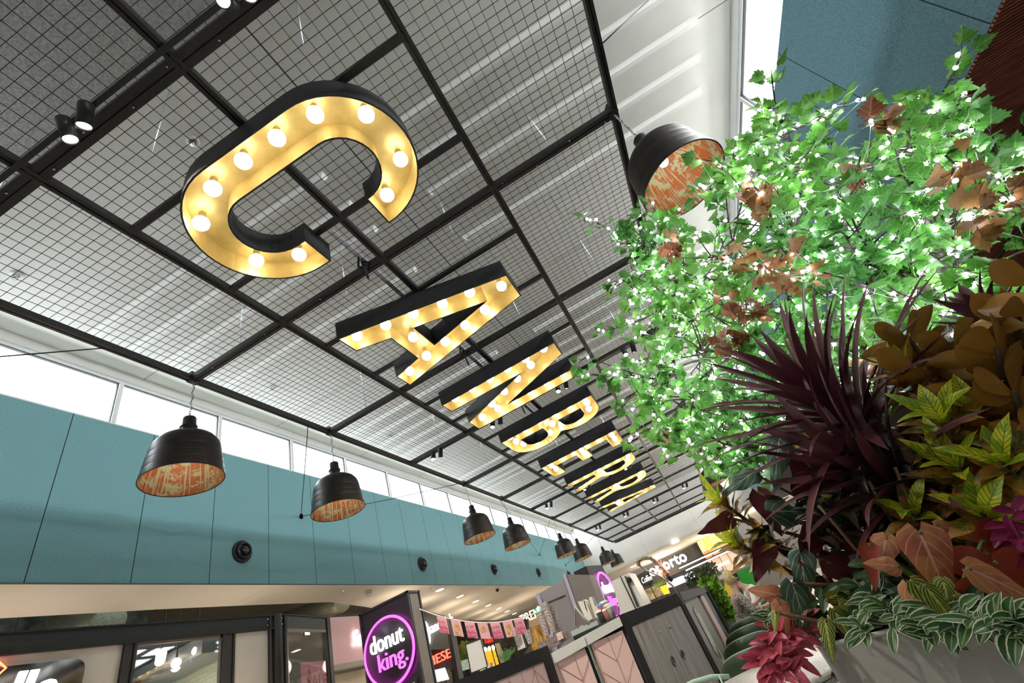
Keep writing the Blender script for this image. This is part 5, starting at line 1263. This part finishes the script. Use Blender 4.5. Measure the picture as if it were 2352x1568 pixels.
def twig(a, L, d, nleaf, S0=.074, autumn=False):
    d = V(d).normalized(); b = a + d * L
    pts = limb(a, b, .0045, .0022, n=4, mbx=tw)
    ends = [pts[-1]] + [pts[-1 - (k % 4)] for k in range(1, nleaf)]
    for k, e in enumerate(ends):
        ld = (d * .6 + V((rnd(-1, 1), rnd(-1, 1), rnd(-.9, .7)))).normalized()
        S = S0 * rnd(.6, 1.2); st = e + ld * rnd(.02, .05)
        tw.tube([e, st], .0014, 4)
        maple(aut if autumn else fol, st, ld, V((rnd(-.7, .7), rnd(-1.1, .1), rnd(-.2, 1))), S)
        if rnd(0, 1) < .34: LP.append(e + V((rnd(-.01, .01), rnd(-.01, .01), rnd(-.01, .01))))
    return b
for (u, v, dist, r_) in BL:
    c_ = at(u, v, dist); h = min(hubs, key=lambda q_: (q_ - c_).length); pts = limb(h, c_, .010, .006)
    for k in range(int(6 + r_ * 18)):
        e = c_ + V((rnd(-1, 1), rnd(-1, 1), rnd(-1, 1))).normalized() * r_ * rnd(.35, .95)
        sub = limb(c_.lerp(h, rnd(0, .4)), e, .006, .003, n=4, mbx=tw)
        for j in range(3):
            s_ = sub[rnd(0, 1) < .5 and -1 or 2 + (j % 3)]
            dd_ = (e - c_).normalized() * .7 + V((rnd(-1, 1), rnd(-1, 1), rnd(-.8, .9)))
            twig(s_, rnd(.05, .16), dd_, random.choice((3, 4, 5)))
for (u, v) in tips_special:
    e = at(u, v, 2.85 if u < 2100 else 2.6); c_ = min([at(*q_[:3]) for q_ in BL], key=lambda q_: (q_ - e).length)
    pts = limb(c_, e, .005, .0025, n=6, mbx=tw)
    for k in (2, 3, 4, 5, 6): twig(pts[k], rnd(.02, .06), (e - c_) + V((rnd(-.3, .3), rnd(-.3, .3), rnd(-.3, .3))), 2, .08)
    LP.append(e)
for (u, v, dist) in ((1730, 440, 2.6), (1700, 590, 2.55), (1790, 590, 2.4), (1795, 640, 2.4), (2200, 400, 2.35), (2230, 470, 2.35), (1530, 570, 2.8), (1640, 740, 2.6), (1990, 330, 2.6), (2000, 820, 2.3), (1690, 690, 2.6), (1700, 470, 2.7), (1500, 1000, 2.9)):
    c_ = at(u, v, dist)
    for k in range(3 if u > 1500 else 1): twig(c_ + V((rnd(-.06, .06), rnd(-.05, .05), rnd(-.08, .08))), .05, (rnd(-1, 1), rnd(-1, 1), -1), 5, .08, True)
wood.build('branches', bark, tree); tw.build('twigs', bark, tree); fol.build('foliage', lf_a, tree); aut.build('autumn_leaves', lf_b, tree)
# fairy lights: one string, the hundred nearest bulbs as parts
fl = thing('fairy_lights', 'string of cold white fairy lights wound through the green tree', 'string lights', (1.2, 2.0, 0))
led = glow('led_cold_white', (.88, .94, 1), 45)
LP.sort(key=lambda p: p.length)
bp_ = None; inv = frame(fl).inverted()
for p in LP[:100]:
    if bp_ is None: bp_ = MB().ball((0, 0, 0), .0085, 8, 6).build('bulb', led, fl, world=False); o = bp_
    else: o = bp_.copy(); COL.objects.link(o); o.parent = fl
    o.matrix_basis = Matrix.Translation(inv @ p)
q = MB()
for p in LP[100:]: q.ball(p, .0085, 6, 5)
tag(q.build('small_bulbs', led, fl), kind='stuff')
q = MB(); P_ = LP[:]; cur = P_.pop(0)
while P_:
    j = min(range(len(P_)), key=lambda k: (P_[k] - cur).length); nx_ = P_.pop(j)
    if (nx_ - cur).length < .3: q.tube([cur, cur.lerp(nx_, .5) + V((0, 0, -.015)), nx_], .0013, 4)
    cur = nx_
q.build('wire', mat('clear_wire', (.5, .55, .5), rough=.4), fl)

# ---- planter plants
def plant(name, label, cat, p): return thing(name, label, cat, p)
def rdir(spread=1., up=.6): return V((rnd(-1, 1) * spread, rnd(-1, 1) * spread, up + rnd(-.3, .5))).normalized()
TOCAM = lambda p: (-V(p)).normalized()
# cordyline: maroon straps on canes
cord = leaf_mat('cordyline_maroon', (.06, .012, .016), (.11, .03, .03), under=(.10, .03, .04), nv=1, vw=.0, mw=.05, mottle=(.09, .02, .025), transl=.12, rough=.45, blotch=4)
cane = mat('cane_bark', (.20, .13, .075), rough=.85, var=.45, scale=40, stretch=(1, 1, 3), bump=.6)
def cordyline(label, head, dist, foot, n, L, lean, seed):
    random.seed(seed); h = at(*head, dist); f = V(foot)
    t = plant('cordyline', label, 'plant', f)
    q = MB(); N = 14; pts = [f.lerp(h, k / N) + V((.02 * sin(k * .9), .01 * cos(k), 0)) for k in range(N + 1)]
    q.tube(pts, [.020 + (.003 if k % 2 else 0) for k in range(N + 1)], 10); q.build('cane', cane, t)
    ax = (h - f).normalized(); ax = (ax + V(lean)).normalized(); q = MB()
    for k in range(n):
        a = k * 2.4; s = k / n; o1 = ax.orthogonal().normalized(); o2 = ax.cross(o1)
        r_ = (o1 * cos(a) + o2 * sin(a)); tilt = .15 + .80 * s
        d_ = (ax * cos(tilt) + r_ * sin(tilt)).normalized()
        leaf(q, h + ax * (.16 * (1 - s) - .02) + r_ * .015, d_, ax, L * rnd(.75, 1.15) * (.8 + .3 * s), rnd(.032, .044), 'strap', droop=rnd(.1, .7) + .3 * s, fold=.35, ns=8, ntt=2)
    q.build('foliage', cord, t)
    return t
cordyline('dark maroon cordyline with long strap leaves in front of the lit tree', (2000, 1000), 1.75, pl(.22, .55, ZR - .06), 54, .46, (-.25, -.05, .1), 3)
cordyline('second maroon cordyline head, lower, below the strap leaves of the first', (2110, 1130), 1.65, pl(.30, .42, ZR - .06), 36, .36, (-.5, .0, 0), 5)
cordyline('maroon cordyline behind, its spikes against the red timber slats', (2345, 800), 2.2, pl(.5, 1.1, ZR - .06), 28, .20, (.1, 0, .3), 8)
# magnolia: green above, rusty brown below
mag = leaf_mat('magnolia_two_sided', (.030, .065, .028), (.06, .10, .04), under=(.42, .20, .04), nv=8, vw=.03, mw=.03, transl=.10, rough=.28, blotch=4)
def magnolia(label, foot, stems, seed):
    random.seed(seed); t = plant('magnolia', label, 'plant', foot); b = MB(); q = MB(); f = V(foot)
    for (u, v, dist, n) in stems:
        n = n + 1; e = at(u, v, dist); mid = V((f.x, f.y, (f.z + e.z) / 2)).lerp(e, .5); b.tube([f, mid, e], [.011, .009, .006], 7)
        for k in range(n):
            p = mid.lerp(e, .45 + .6 * k / n); a = k * 2.1
            d_ = V((cos(a), sin(a) * .6, rnd(.2, .9))).normalized()
            leaf(q, p, d_, V((rnd(-.3, .3), rnd(.2, 1.), rnd(.2, 1))), rnd(.095, .135), rnd(.048, .066), 'obov', droop=rnd(-.7, .4), fold=.3, ns=8, ntt=4)
    b.build('stems', mat('stem_brown', (.10, .06, .03), rough=.7), t); q.build('foliage', mag, t); return t
magnolia('magnolia shrub with rusty brown leaf undersides at the right edge above the yellow croton', pl(.48, .55, ZR - .06), ((2080, 770, 1.6, 9), (2110, 860, 1.55, 8), (2190, 800, 1.6, 9), (2290, 800, 1.5, 9), (2330, 900, 1.45, 9), (2250, 940, 1.55, 8), (2340, 720, 1.6, 6), (2380, 640, 1.5, 5), (2360, 1000, 1.45, 7)), 11)
magnolia('low magnolia branch with olive undersides below the tree limb', pl(.02 + .05, .9, ZR - .06), ((1850, 1010, 2.1, 7), (1890, 1060, 2.1, 7), (1930, 1000, 2.2, 5)), 12)
# crotons
cro = leaf_mat('croton_dark', (.07, .08, .012), (.16, .20, .03), mottle=(.50, .15, .03), nv=9, vw=.12, mw=.07, transl=.2, rough=.35, blotch=55)
cry = leaf_mat('croton_yellow', (.30, .46, .02), (.12, .26, .02), mottle=(.70, .66, .03), nv=9, vw=.10, mw=.06, transl=.35, rough=.35, blotch=40)
def croton(label, foot, heads, seed):
    random.seed(seed); t = plant('croton', label, 'plant', foot); b = MB(); dk2 = MB(); ye = MB(); f = V(foot)
    for (u, v, dist, n, L) in heads:
        L *= .68; n += 4
        e = at(u, v, dist); mid = V((f.x, f.y, 0)).lerp(V((e.x, e.y, 0)), .4) + UP * (f.z + (e.z - f.z) * .5); b.tube([f, mid, e], [.010, .008, .006], 7)
        ax = ((e - mid).normalized() + V((-.2, -.3, .4))).normalized(); o1 = ax.orthogonal().normalized(); o2 = ax.cross(o1)
        for k in range(n):
            s = k / n; a = k * 2.4; tilt = .35 + 1.25 * s; r_ = o1 * cos(a) + o2 * sin(a)
            d_ = (ax * cos(tilt) + r_ * sin(tilt)).normalized()
            leaf(ye if s < .25 else dk2, e - ax * (.10 * s), d_, ax, L * rnd(.8, 1.2), L * rnd(.28, .36), 'lance', droop=rnd(.2, .9), fold=.25, wave=.04, ns=8, ntt=4)
    b.build('stems', mat('stem_brown', (.10, .06, .03), rough=.7), t); ye.build('young_leaves', cry, t)['label'] = 'lime yellow young leaves'; dk2.build('old_leaves', cro, t)['label'] = 'dark green and orange older leaves'
    return t
croton('yellow and orange croton at the right, in front of the magnolia', pl(.40, .42, ZR - .06), ((2075, 845, 1.55, 16, .15), (2160, 960, 1.45, 18, .16), (2230, 930, 1.5, 14, .14), (2200, 1070, 1.45, 14, .17), (2300, 1060, 1.4, 14, .16)), 21)
croton('yellow and orange croton at the left end of the planter beside the far white wall', pl(.03, .25, ZR - .06), ((1655, 1150, 1.75, 17, .15), (1690, 1245, 1.7, 17, .15), (1760, 1240, 1.75, 12, .14)), 22)
croton('darker croton deep in the middle of the planter under the maroon straps', pl(.2, .3, ZR - .06), ((2100, 1180, 1.5, 12, .16), (1930, 1180, 1.7, 12, .15), (2260, 1180, 1.4, 14, .17)), 23)
# alocasia: dark leaves with pale veins, maroon undersides
alo = leaf_mat('alocasia_pale_veins', (.035, .075, .045), (.34, .42, .30), under=(.13, .025, .03), mottle=(.07, .12, .08), nv=4, vw=.045, mw=.05, slope=1.0, transl=.12, rough=.4, blotch=12)
stem_m = mat('alocasia_stalk', (.17, .09, .04), rough=.5)
LS = .62
def bigleaf(label, name, foot, leaves, lm, sm, seed, wv=.07):
    random.seed(seed); t = plant(name, label, 'plant', foot); f = V(foot)
    for (u, v, dist, L, W, roll, dn) in leaves:
        p = at(u, v, dist); b = MB(); b.tube([f + V((rnd(-.03, .03), rnd(-.03, .03), 0)), V((f.x, f.y, 0)).lerp(V((p.x, p.y, 0)), .35) + UP * (f.z + (p.z - f.z) * .55), p], [.008, .006, .0045], 7)
        st = b.build('stalk', sm, t); q = MB()
        # blade direction given in the camera-facing plane of the leaf: roll degrees from world left
        e1 = ray(u - 40, v) - ray(u, v); e1.normalize(); e2 = e1.cross(TOCAM(p)); e2.normalize()
        d_ = e1 * cos(R(roll)) + e2 * sin(R(roll)); upv = TOCAM(p) * dn + V((rnd(-.3, .3), 0, rnd(.1, .6)))
        leaf(q, p, d_, upv, L * LS, W * LS, 'heart', droop=rnd(.1, .6), fold=.12, wave=wv, ns=14, ntt=8, curl=.3)
        q.build('leaf', lm, t)
    return t
bigleaf('dark alocasia with pale veins and maroon undersides, left of the maroon straps', 'alocasia', pl(.12, .42, ZR - .06),
        [(1790, 1010, 1.75, .26, .15, -75, 1), (1850, 1060, 1.7, .24, .15, -60, -1), (1730, 1085, 1.7, .20, .13, -30, 1), (1740, 1130, 1.65, .22, .12, -110, -1), (1775, 1175, 1.6, .24, .15, 175, 1), (1880, 1165, 1.6, .24, .13, 195, 1), (1900, 1040, 1.8, .2, .1, 170, -1),
         (1680, 1190, 1.7, .22, .10, -20, -1), (1830, 980, 1.9, .2, .10, 80, -1), (1840, 1270, 1.6, .2, .12, -80, 1), (1900, 1290, 1.6, .22, .13, 200, -1), (1820, 1340, 1.55, .2, .12, -95, 1), (1760, 1250, 1.7, .2, .12, -60, -1), (1960, 1110, 1.7, .2, .1, 190, -1), (1870, 1220, 1.65, .2, .12, -50, -1), (1955, 1240, 1.6, .2, .12, 230, -1)], alo, stem_m, 31)
cal = leaf_mat('caladium_coral', (.42, .12, .07), (.72, .36, .32), under=(.33, .05, .025), mottle=(.50, .22, .08), nv=5, vw=.04, mw=.06, slope=1.0, transl=.25, rough=.4, blotch=22)
bigleaf('coral red broad-leaved plant with pink veins above the grey planter rim', 'caladium', pl(.30, .20, ZR - .06),
        [(2112, 1222, 1.25, .21, .145, -98, 1), (2150, 1205, 1.35, .30, .06, 193, 1), (2180, 1270, 1.30, .24, .12, 205, -1), (2225, 1305, 1.22, .27, .10, 205, 1), (1995, 1250, 1.4, .16, .07, -80, -1), (2035, 1235, 1.42, .13, .10, -60, 1), (2090, 1345, 1.25, .15, .09, -100, 1), (2060, 1300, 1.3, .1, .07, 10, 1),
         (2260, 1240, 1.35, .2, .12, 160, -1), (2130, 1310, 1.35, .16, .1, -140, -1), (2290, 1290, 1.3, .2, .12, 200, -1), (2200, 1360, 1.25, .18, .11, 190, -1)], cal, mat('cal_stalk', (.12, .16, .04), rough=.5), 33, .03)
bigleaf('small coral caladium at the left corner of the planter above the pink trailing leaves', 'caladium', pl(.03, .12, ZR - .06),
        [(1800, 1372, 1.6, .15, .11, 20, 1), (1840, 1365, 1.62, .16, .10, -100, -1), (1790, 1385, 1.55, .12, .08, -90, 1)], cal, stem_m, 34, .03)
ymt = leaf_mat('mottled_yellow_vein', (.085, .11, .02), (.52, .58, .10), mottle=(.14, .15, .03), nv=7, vw=.13, mw=.13, slope=1.5, transl=.25, rough=.45)
bigleaf('small plant with bold yellow veins hanging over the rim below the coral leaf', 'alocasia', pl(.30, .06, ZR - .06),
        [(2095, 1335, 1.16, .14, .062, -130, 1), (2125, 1345, 1.16, .145, .05, -115, 1), (2165, 1330, 1.2, .08, .05, -80, 1), (2195, 1370, 1.2, .08, .05, -100, 1)], ymt, mat('cal_stalk2', (.15, .2, .04), rough=.5), 35, .03)
bigleaf('small yellow-veined plant near the left corner of the planter', 'alocasia', pl(.12, .1, ZR - .06),
        [(1915, 1400, 1.42, .12, .06, -110, 1), (1930, 1385, 1.42, .13, .05, 190, 1), (1895, 1425, 1.4, .13, .06, -80, 1), (1900, 1375, 1.5, .12, .05, 160, -1), (1780, 1405, 1.5, .08, .04, -70, 1)], ymt, stem_m, 36, .03)
# trailing variegated plant
trd = leaf_mat('variegated_green_white', (.035, .10, .02), (.33, .40, .28), edge=(.72, .72, .58), mottle=(.06, .15, .03), nv=1, vw=0, mw=.12, transl=.25, rough=.35, ew=.09)
trp = leaf_mat('trailing_pink', (.42, .045, .09), (.55, .12, .15), mottle=(.60, .10, .14), under=(.38, .06, .10), nv=1, vw=0, mw=.06, transl=.3, rough=.35)
trg = leaf_mat('trailing_dark_green', (.02, .05, .018), (.10, .16, .08), mottle=(.03, .07, .02), nv=1, vw=0, mw=.08, transl=.15, rough=.35)
mgt = leaf_mat('magenta_leaf', (.20, .012, .07), (.26, .03, .09), mottle=(.26, .02, .09), nv=1, vw=0, mw=.06, transl=.3, rough=.35)
def trailing(label, name, lm, sm, runs, seed, L=.06, W=.026, foot=None):
    random.seed(seed); f = foot or at(*runs[0][0]); t = plant(name, label, 'plant', f); b = MB(); q = MB()
    for run in runs:
        P = [at(*k) for k in run]; N = len(P)
        if N > 1: pts = [cat(P, k / (4 * N)) for k in range(4 * N + 1)]
        else: pts = P
        if N > 1: b.tube(pts, .0022, 5)
        for k, p in enumerate(pts):
            for s_ in range(2 if k % 2 else 1):
                a = rnd(0, 6.28); d_ = V((cos(a), -abs(sin(a)) * .6, rnd(-.7, .6)))
                leaf(q, p, d_, TOCAM(p) + V((0, 0, .6)), L * rnd(.7, 1.25), W * rnd(.8, 1.2), 'oval', droop=rnd(0, .8), fold=.3, ns=6, ntt=4)
    if b.v: b.build('stems', sm, t)
    q.build('foliage', lm, t); return t
gs = mat('green_stalk', (.12, .2, .05), rough=.5)
trailing('green and white striped trailing plant spilling over the middle of the planter rim', 'tradescantia', trd, gs,
         [[(1990, 1400, 1.38), (1970, 1430, 1.36), (1990, 1450, 1.34)], [(2030, 1390, 1.36), (2060, 1410, 1.33), (2050, 1440, 1.32)], [(2090, 1400, 1.3), (2130, 1430, 1.26), (2145, 1460, 1.24)], [(2010, 1360, 1.42), (2000, 1390, 1.4)]], 41, .045, .019)
trailing('green and white striped trailing plant hanging over the rim at the right edge', 'tradescantia', trd, gs,
         [[(2200, 1390, 1.2), (2215, 1410, 1.17), (2240, 1425, 1.15)], [(2250, 1420, 1.15), (2300, 1420, 1.12), (2340, 1420, 1.1)], [(2290, 1425, 1.12), (2320, 1460, 1.1)], [(2350, 1430, 1.1), (2335, 1455, 1.09)], [(2130, 1385, 1.25), (2160, 1410, 1.2), (2190, 1440, 1.17)]], 42, .048, .019)
trailing('dark green leafy groundcover deep behind the striped trailing plant', 'groundcover_plant', trg, gs,
         [[(1960, 1330, 1.5), (1990, 1360, 1.45)], [(2000, 1290, 1.5), (2030, 1330, 1.45), (2000, 1380, 1.42)], [(1950, 1370, 1.5), (1980, 1400, 1.42)], [(2040, 1360, 1.42), (2060, 1390, 1.36)], [(2210, 1350, 1.3), (2230, 1390, 1.25), (2210, 1440, 1.17)], [(1840, 1440, 1.65), (1860, 1400, 1.6), (1900, 1360, 1.55)]], 43, .05, .022)
trailing('pink trailing plant spilling over the left corner of the planter', 'tradescantia', trp, mat('pink_stalk', (.3, .16, .08), rough=.5),
         [[(1850, 1455, 1.62), (1810, 1480, 1.58), (1780, 1510, 1.55), (1760, 1540, 1.54)], [(1810, 1430, 1.6), (1785, 1455, 1.57), (1765, 1480, 1.55)], [(1820, 1480, 1.57), (1815, 1520, 1.54), (1805, 1560, 1.53)], [(1800, 1440, 1.6), (1790, 1490, 1.55), (1785, 1540, 1.53)], [(1850, 1420, 1.6), (1830, 1445, 1.58)], [(1770, 1500, 1.56), (1752, 1530, 1.55)]], 44, .062, .021)
trailing('pale striped sprigs at the left corner of the planter beside the pink leaves', 'tradescantia', trd, gs, [[(1780, 1400, 1.6), (1760, 1425, 1.58)], [(1770, 1440, 1.6), (1755, 1470, 1.58)], [(1815, 1390, 1.58), (1840, 1415, 1.56)], [(1800, 1500, 1.6), (1790, 1560, 1.58)]], 45, .045, .017)
trailing('magenta-leaved plant at the right edge behind the coral leaves', 'foliage_plant', mgt, stem_m, [[(2335, 1170, 1.35), (2320, 1210, 1.35), (2345, 1240, 1.33)]], 46, .055, .024)
# filler shrub: dark leaves filling the depth of the planter
fill = leaf_mat('filler_dark', (.018, .035, .014), (.05, .07, .03), mottle=(.05, .025, .02), nv=7, vw=.06, mw=.05, transl=.1, rough=.5, blotch=3)
random.seed(77)
def filler(label, pts, n, L, lm=None):
    t = plant('leafy_shrub', label, 'plant', pl(.5, .7, ZR - .06)); q = MB(); b = MB()
    for k in range(n):
        a, bb = rnd(*pts[0]), rnd(*pts[1]); z = rnd(*pts[2]); p = pl(a, bb, z)
        d_ = V((rnd(-1, 1), rnd(-1, 1), rnd(-.2, 1))); leaf(q, p, d_, UP + V((rnd(-.5, .5), rnd(-.5, .5), 0)), L * rnd(.7, 1.3), L * .33, 'lance', droop=rnd(.2, 1), fold=.25, ns=6, ntt=2)
    for k in range(30):
        a, bb = rnd(*pts[0]), rnd(*pts[1]); f = pl(a, bb, ZR - .06); b.tube([f, f + UP * (pts[2][1] - ZR) * .5, f + UP * (pts[2][1] - ZR) * .95 + V((rnd(-.1, .1), rnd(-.1, .1), 0))], [.009, .007, .004], 6)
    b.build('stems', stem_m, t); q.build('foliage', lm or fill, t)
filler('dark leafy shrub filling the middle of the planter behind the coral leaves', ((.15, .95), (.40, .75), (-.16, .16)), 1500, .12)
filler('taller dark shrub at the back right of the planter under the magnolia', ((.35, 1.3), (.65, 1.2), (-.1, .34)), 1400, .13)
filler('low dark leafy shrub at the left end of the planter between the alocasia leaves', ((.02, .4), (.12, 1.2), (-.18, .16)), 1300, .10)
# loose cane stems of the thicket
for i, (u0, v0, u1, v1) in enumerate(((1960, 1130, 2130, 1330), (2040, 990, 2330, 1330), (2090, 1120, 2230, 1300))):
    a = at(u0, v0, 1.6); f = V((a.x, a.y, ZR - .06)); 
    t = thing('cane_stem', 'bare woody cane among the dark leaves, ' + ['left one under the maroon straps', 'long pale one running up behind the croton', 'short one behind the coral leaf'][i], 'stem', f)
    q = MB(); N = 22; q.tube([f.lerp(a, k / N) + V((.004 * sin(k), 0, 0)) for k in range(N + 1)], [.013 + (.0025 if k % 3 == 0 else 0) for k in range(N + 1)], 9); q.build('cane', cane, t)

sp_ = onz(2342, 362, 2.68); sp_t = thing('track_spotlight', 'black spotlight with a yellow lens under the red timber soffit', 'spotlight', sp_)
A_ = Matrix.Rotation(R(35), 3, 'X'); MB().lathe([(.001, .09), (.05, .09), (.052, -.08), (.045, -.08)], sp_ + V((0, 0, .0)), 20, A_).tube([sp_ + V((0, 0, .02)), sp_ + V((0, 0, .1))], .012, 8).build('can', sb, sp_t)
MB().lathe([(.045, -.07), (.001, -.07)], sp_, 20, A_).build('lens', glow('yellow_lens', (1, .6, .1), 5), sp_t)
# ================================================================ LIGHT
W = bpy.data.worlds.new('world'); SC.world = W; W.use_nodes = True
bg = W.node_tree.nodes['Background']; bg.inputs[0].default_value = (.93, .96, 1, 1); bg.inputs[1].default_value = 3.5
def area_light(name, loc, rot, sx_, sy_, power, col=(1, 1, 1)):
    d_ = bpy.data.lights.new(name, 'AREA'); d_.shape = 'RECTANGLE'; d_.size = sx_; d_.size_y = sy_; d_.energy = power; d_.color = col
    o = bpy.data.objects.new(name, d_); COL.objects.link(o); o.location = loc; o.rotation_euler = rot; o['kind'] = 'helper'; return o
# daylight outside the clerestory strips; the low pair is added fill for the ceiling
area_light('daylight_left', (XL - .9, 13, 6.0), (0, R(-75), 0), 1.6, 36, 1500, (.9, .95, 1))
area_light('daylight_right', (XR + 1.0, 13, 6.2), (0, R(70), 0), 1.6, 36, 2600, (1, .98, .95))
area_light('ceiling_fill_left', (XL - 1.6, 13, 4.6), (0, R(-125), 0), 1.6, 36, 1600, (.92, .96, 1))
area_light('ceiling_fill_right', (XR + 1.6, 13, 4.6), (0, R(125), 0), 1.6, 36, 560, (1, .97, .92))
def point(name, loc, power, col, r_=.1):
    d_ = bpy.data.lights.new(name, 'POINT'); d_.energy = power; d_.color = col; d_.shadow_soft_size = r_
    o = bpy.data.objects.new(name, d_); COL.objects.link(o); o.location = loc; o['kind'] = 'helper'; return o
def spot(name, loc, target, power, col, ang=70, r_=.05):
    d_ = bpy.data.lights.new(name, 'SPOT'); d_.energy = power; d_.color = col; d_.spot_size = R(ang); d_.spot_blend = .6; d_.shadow_soft_size = r_
    o = bpy.data.objects.new(name, d_); COL.objects.link(o); o.location = loc
    o.rotation_euler = (V(target) - V(loc)).to_track_quat('-Z', 'Y').to_euler(); o['kind'] = 'helper'; return o
warm = (1, .84, .66)
for i in range(7): point('soffit_glow', (-7.9 - .6 * i, 11.5 + 2.4 * i, 2.2), 16, warm, .2)
for y in (3, 6.5): point('shop_front_glow', (-8.0, y, 1.2), 34, warm, .4)
point('shop_inner', (-10.4, 5.0, 2.0), 50, (1, .93, .8), .3); point('shop_inner_b', (-10.2, 7.0, 1.4), 25, (1, .95, .8), .2)
point('pink_shop', (-9.9, 10.6, 1.2), 60, (1, .85, .65), .3)
for (x, y) in ((-9.5, 17), (-9, 23), (-6, 27)): point('far_shop', (x, y, 1.2), 60, warm, .4)
for (x, y, p_) in ((-3, 35, 220), (1, 34.5, 220), (4, 33, 160)): point('court_light', (x, y, 2.4), p_, warm, .4)
for (x, y) in ((.8, 13), (-.5, 18), (1.5, 24)): point('court_floor_light', (x, y, 2.4), 60, warm, .5)
spot('track_beam', (-.9, .6, 4.0), (.5, 1.7, -.1), 110, (1, .92, .8), 60)
spot('track_beam', (-2.4, .6, 4.0), (-1.0, 4.2, -.4), 1000, (1, .92, .8), 80)
spot('track_beam', (-.85, 7.8, 4.0), (0, 5.5, -.6), 160, (1, .92, .8), 90)

# ================================================================ CAMERA
cd = bpy.data.cameras.new('camera'); cam = bpy.data.objects.new('camera', cd); COL.objects.link(cam); SC.camera = cam
cd.sensor_width = 36; cd.sensor_fit = 'HORIZONTAL'; cd.lens = FPX / 2352 * 36; cd.clip_start = .02; cd.clip_end = 300
cam.matrix_world = Matrix(((EX.x, EX.y, EX.z, 0), (EY.x, EY.y, EY.z, 0), (EZ.x, EZ.y, EZ.z, 0), (0, 0, 0, 1)))
vs_ = SC.view_settings; vs_.view_transform = 'Standard'; vs_.look = 'None'; vs_.gamma = 1; vs_.use_curve_mapping = False; vs_.exposure = .45
SC.cycles.max_bounces = 5; SC.cycles.diffuse_bounces = 4; SC.cycles.use_adaptive_sampling = True; SC.cycles.adaptive_threshold = .1; SC.cycles.adaptive_min_samples = 12; SC.cycles.transparent_max_bounces = 8; SC.cycles.use_denoising = True
SC.cycles.light_sampling_threshold = .04; SC.cycles.sample_clamp_indirect = 5; SC.cycles.caustics_reflective = False; SC.cycles.caustics_refractive = False
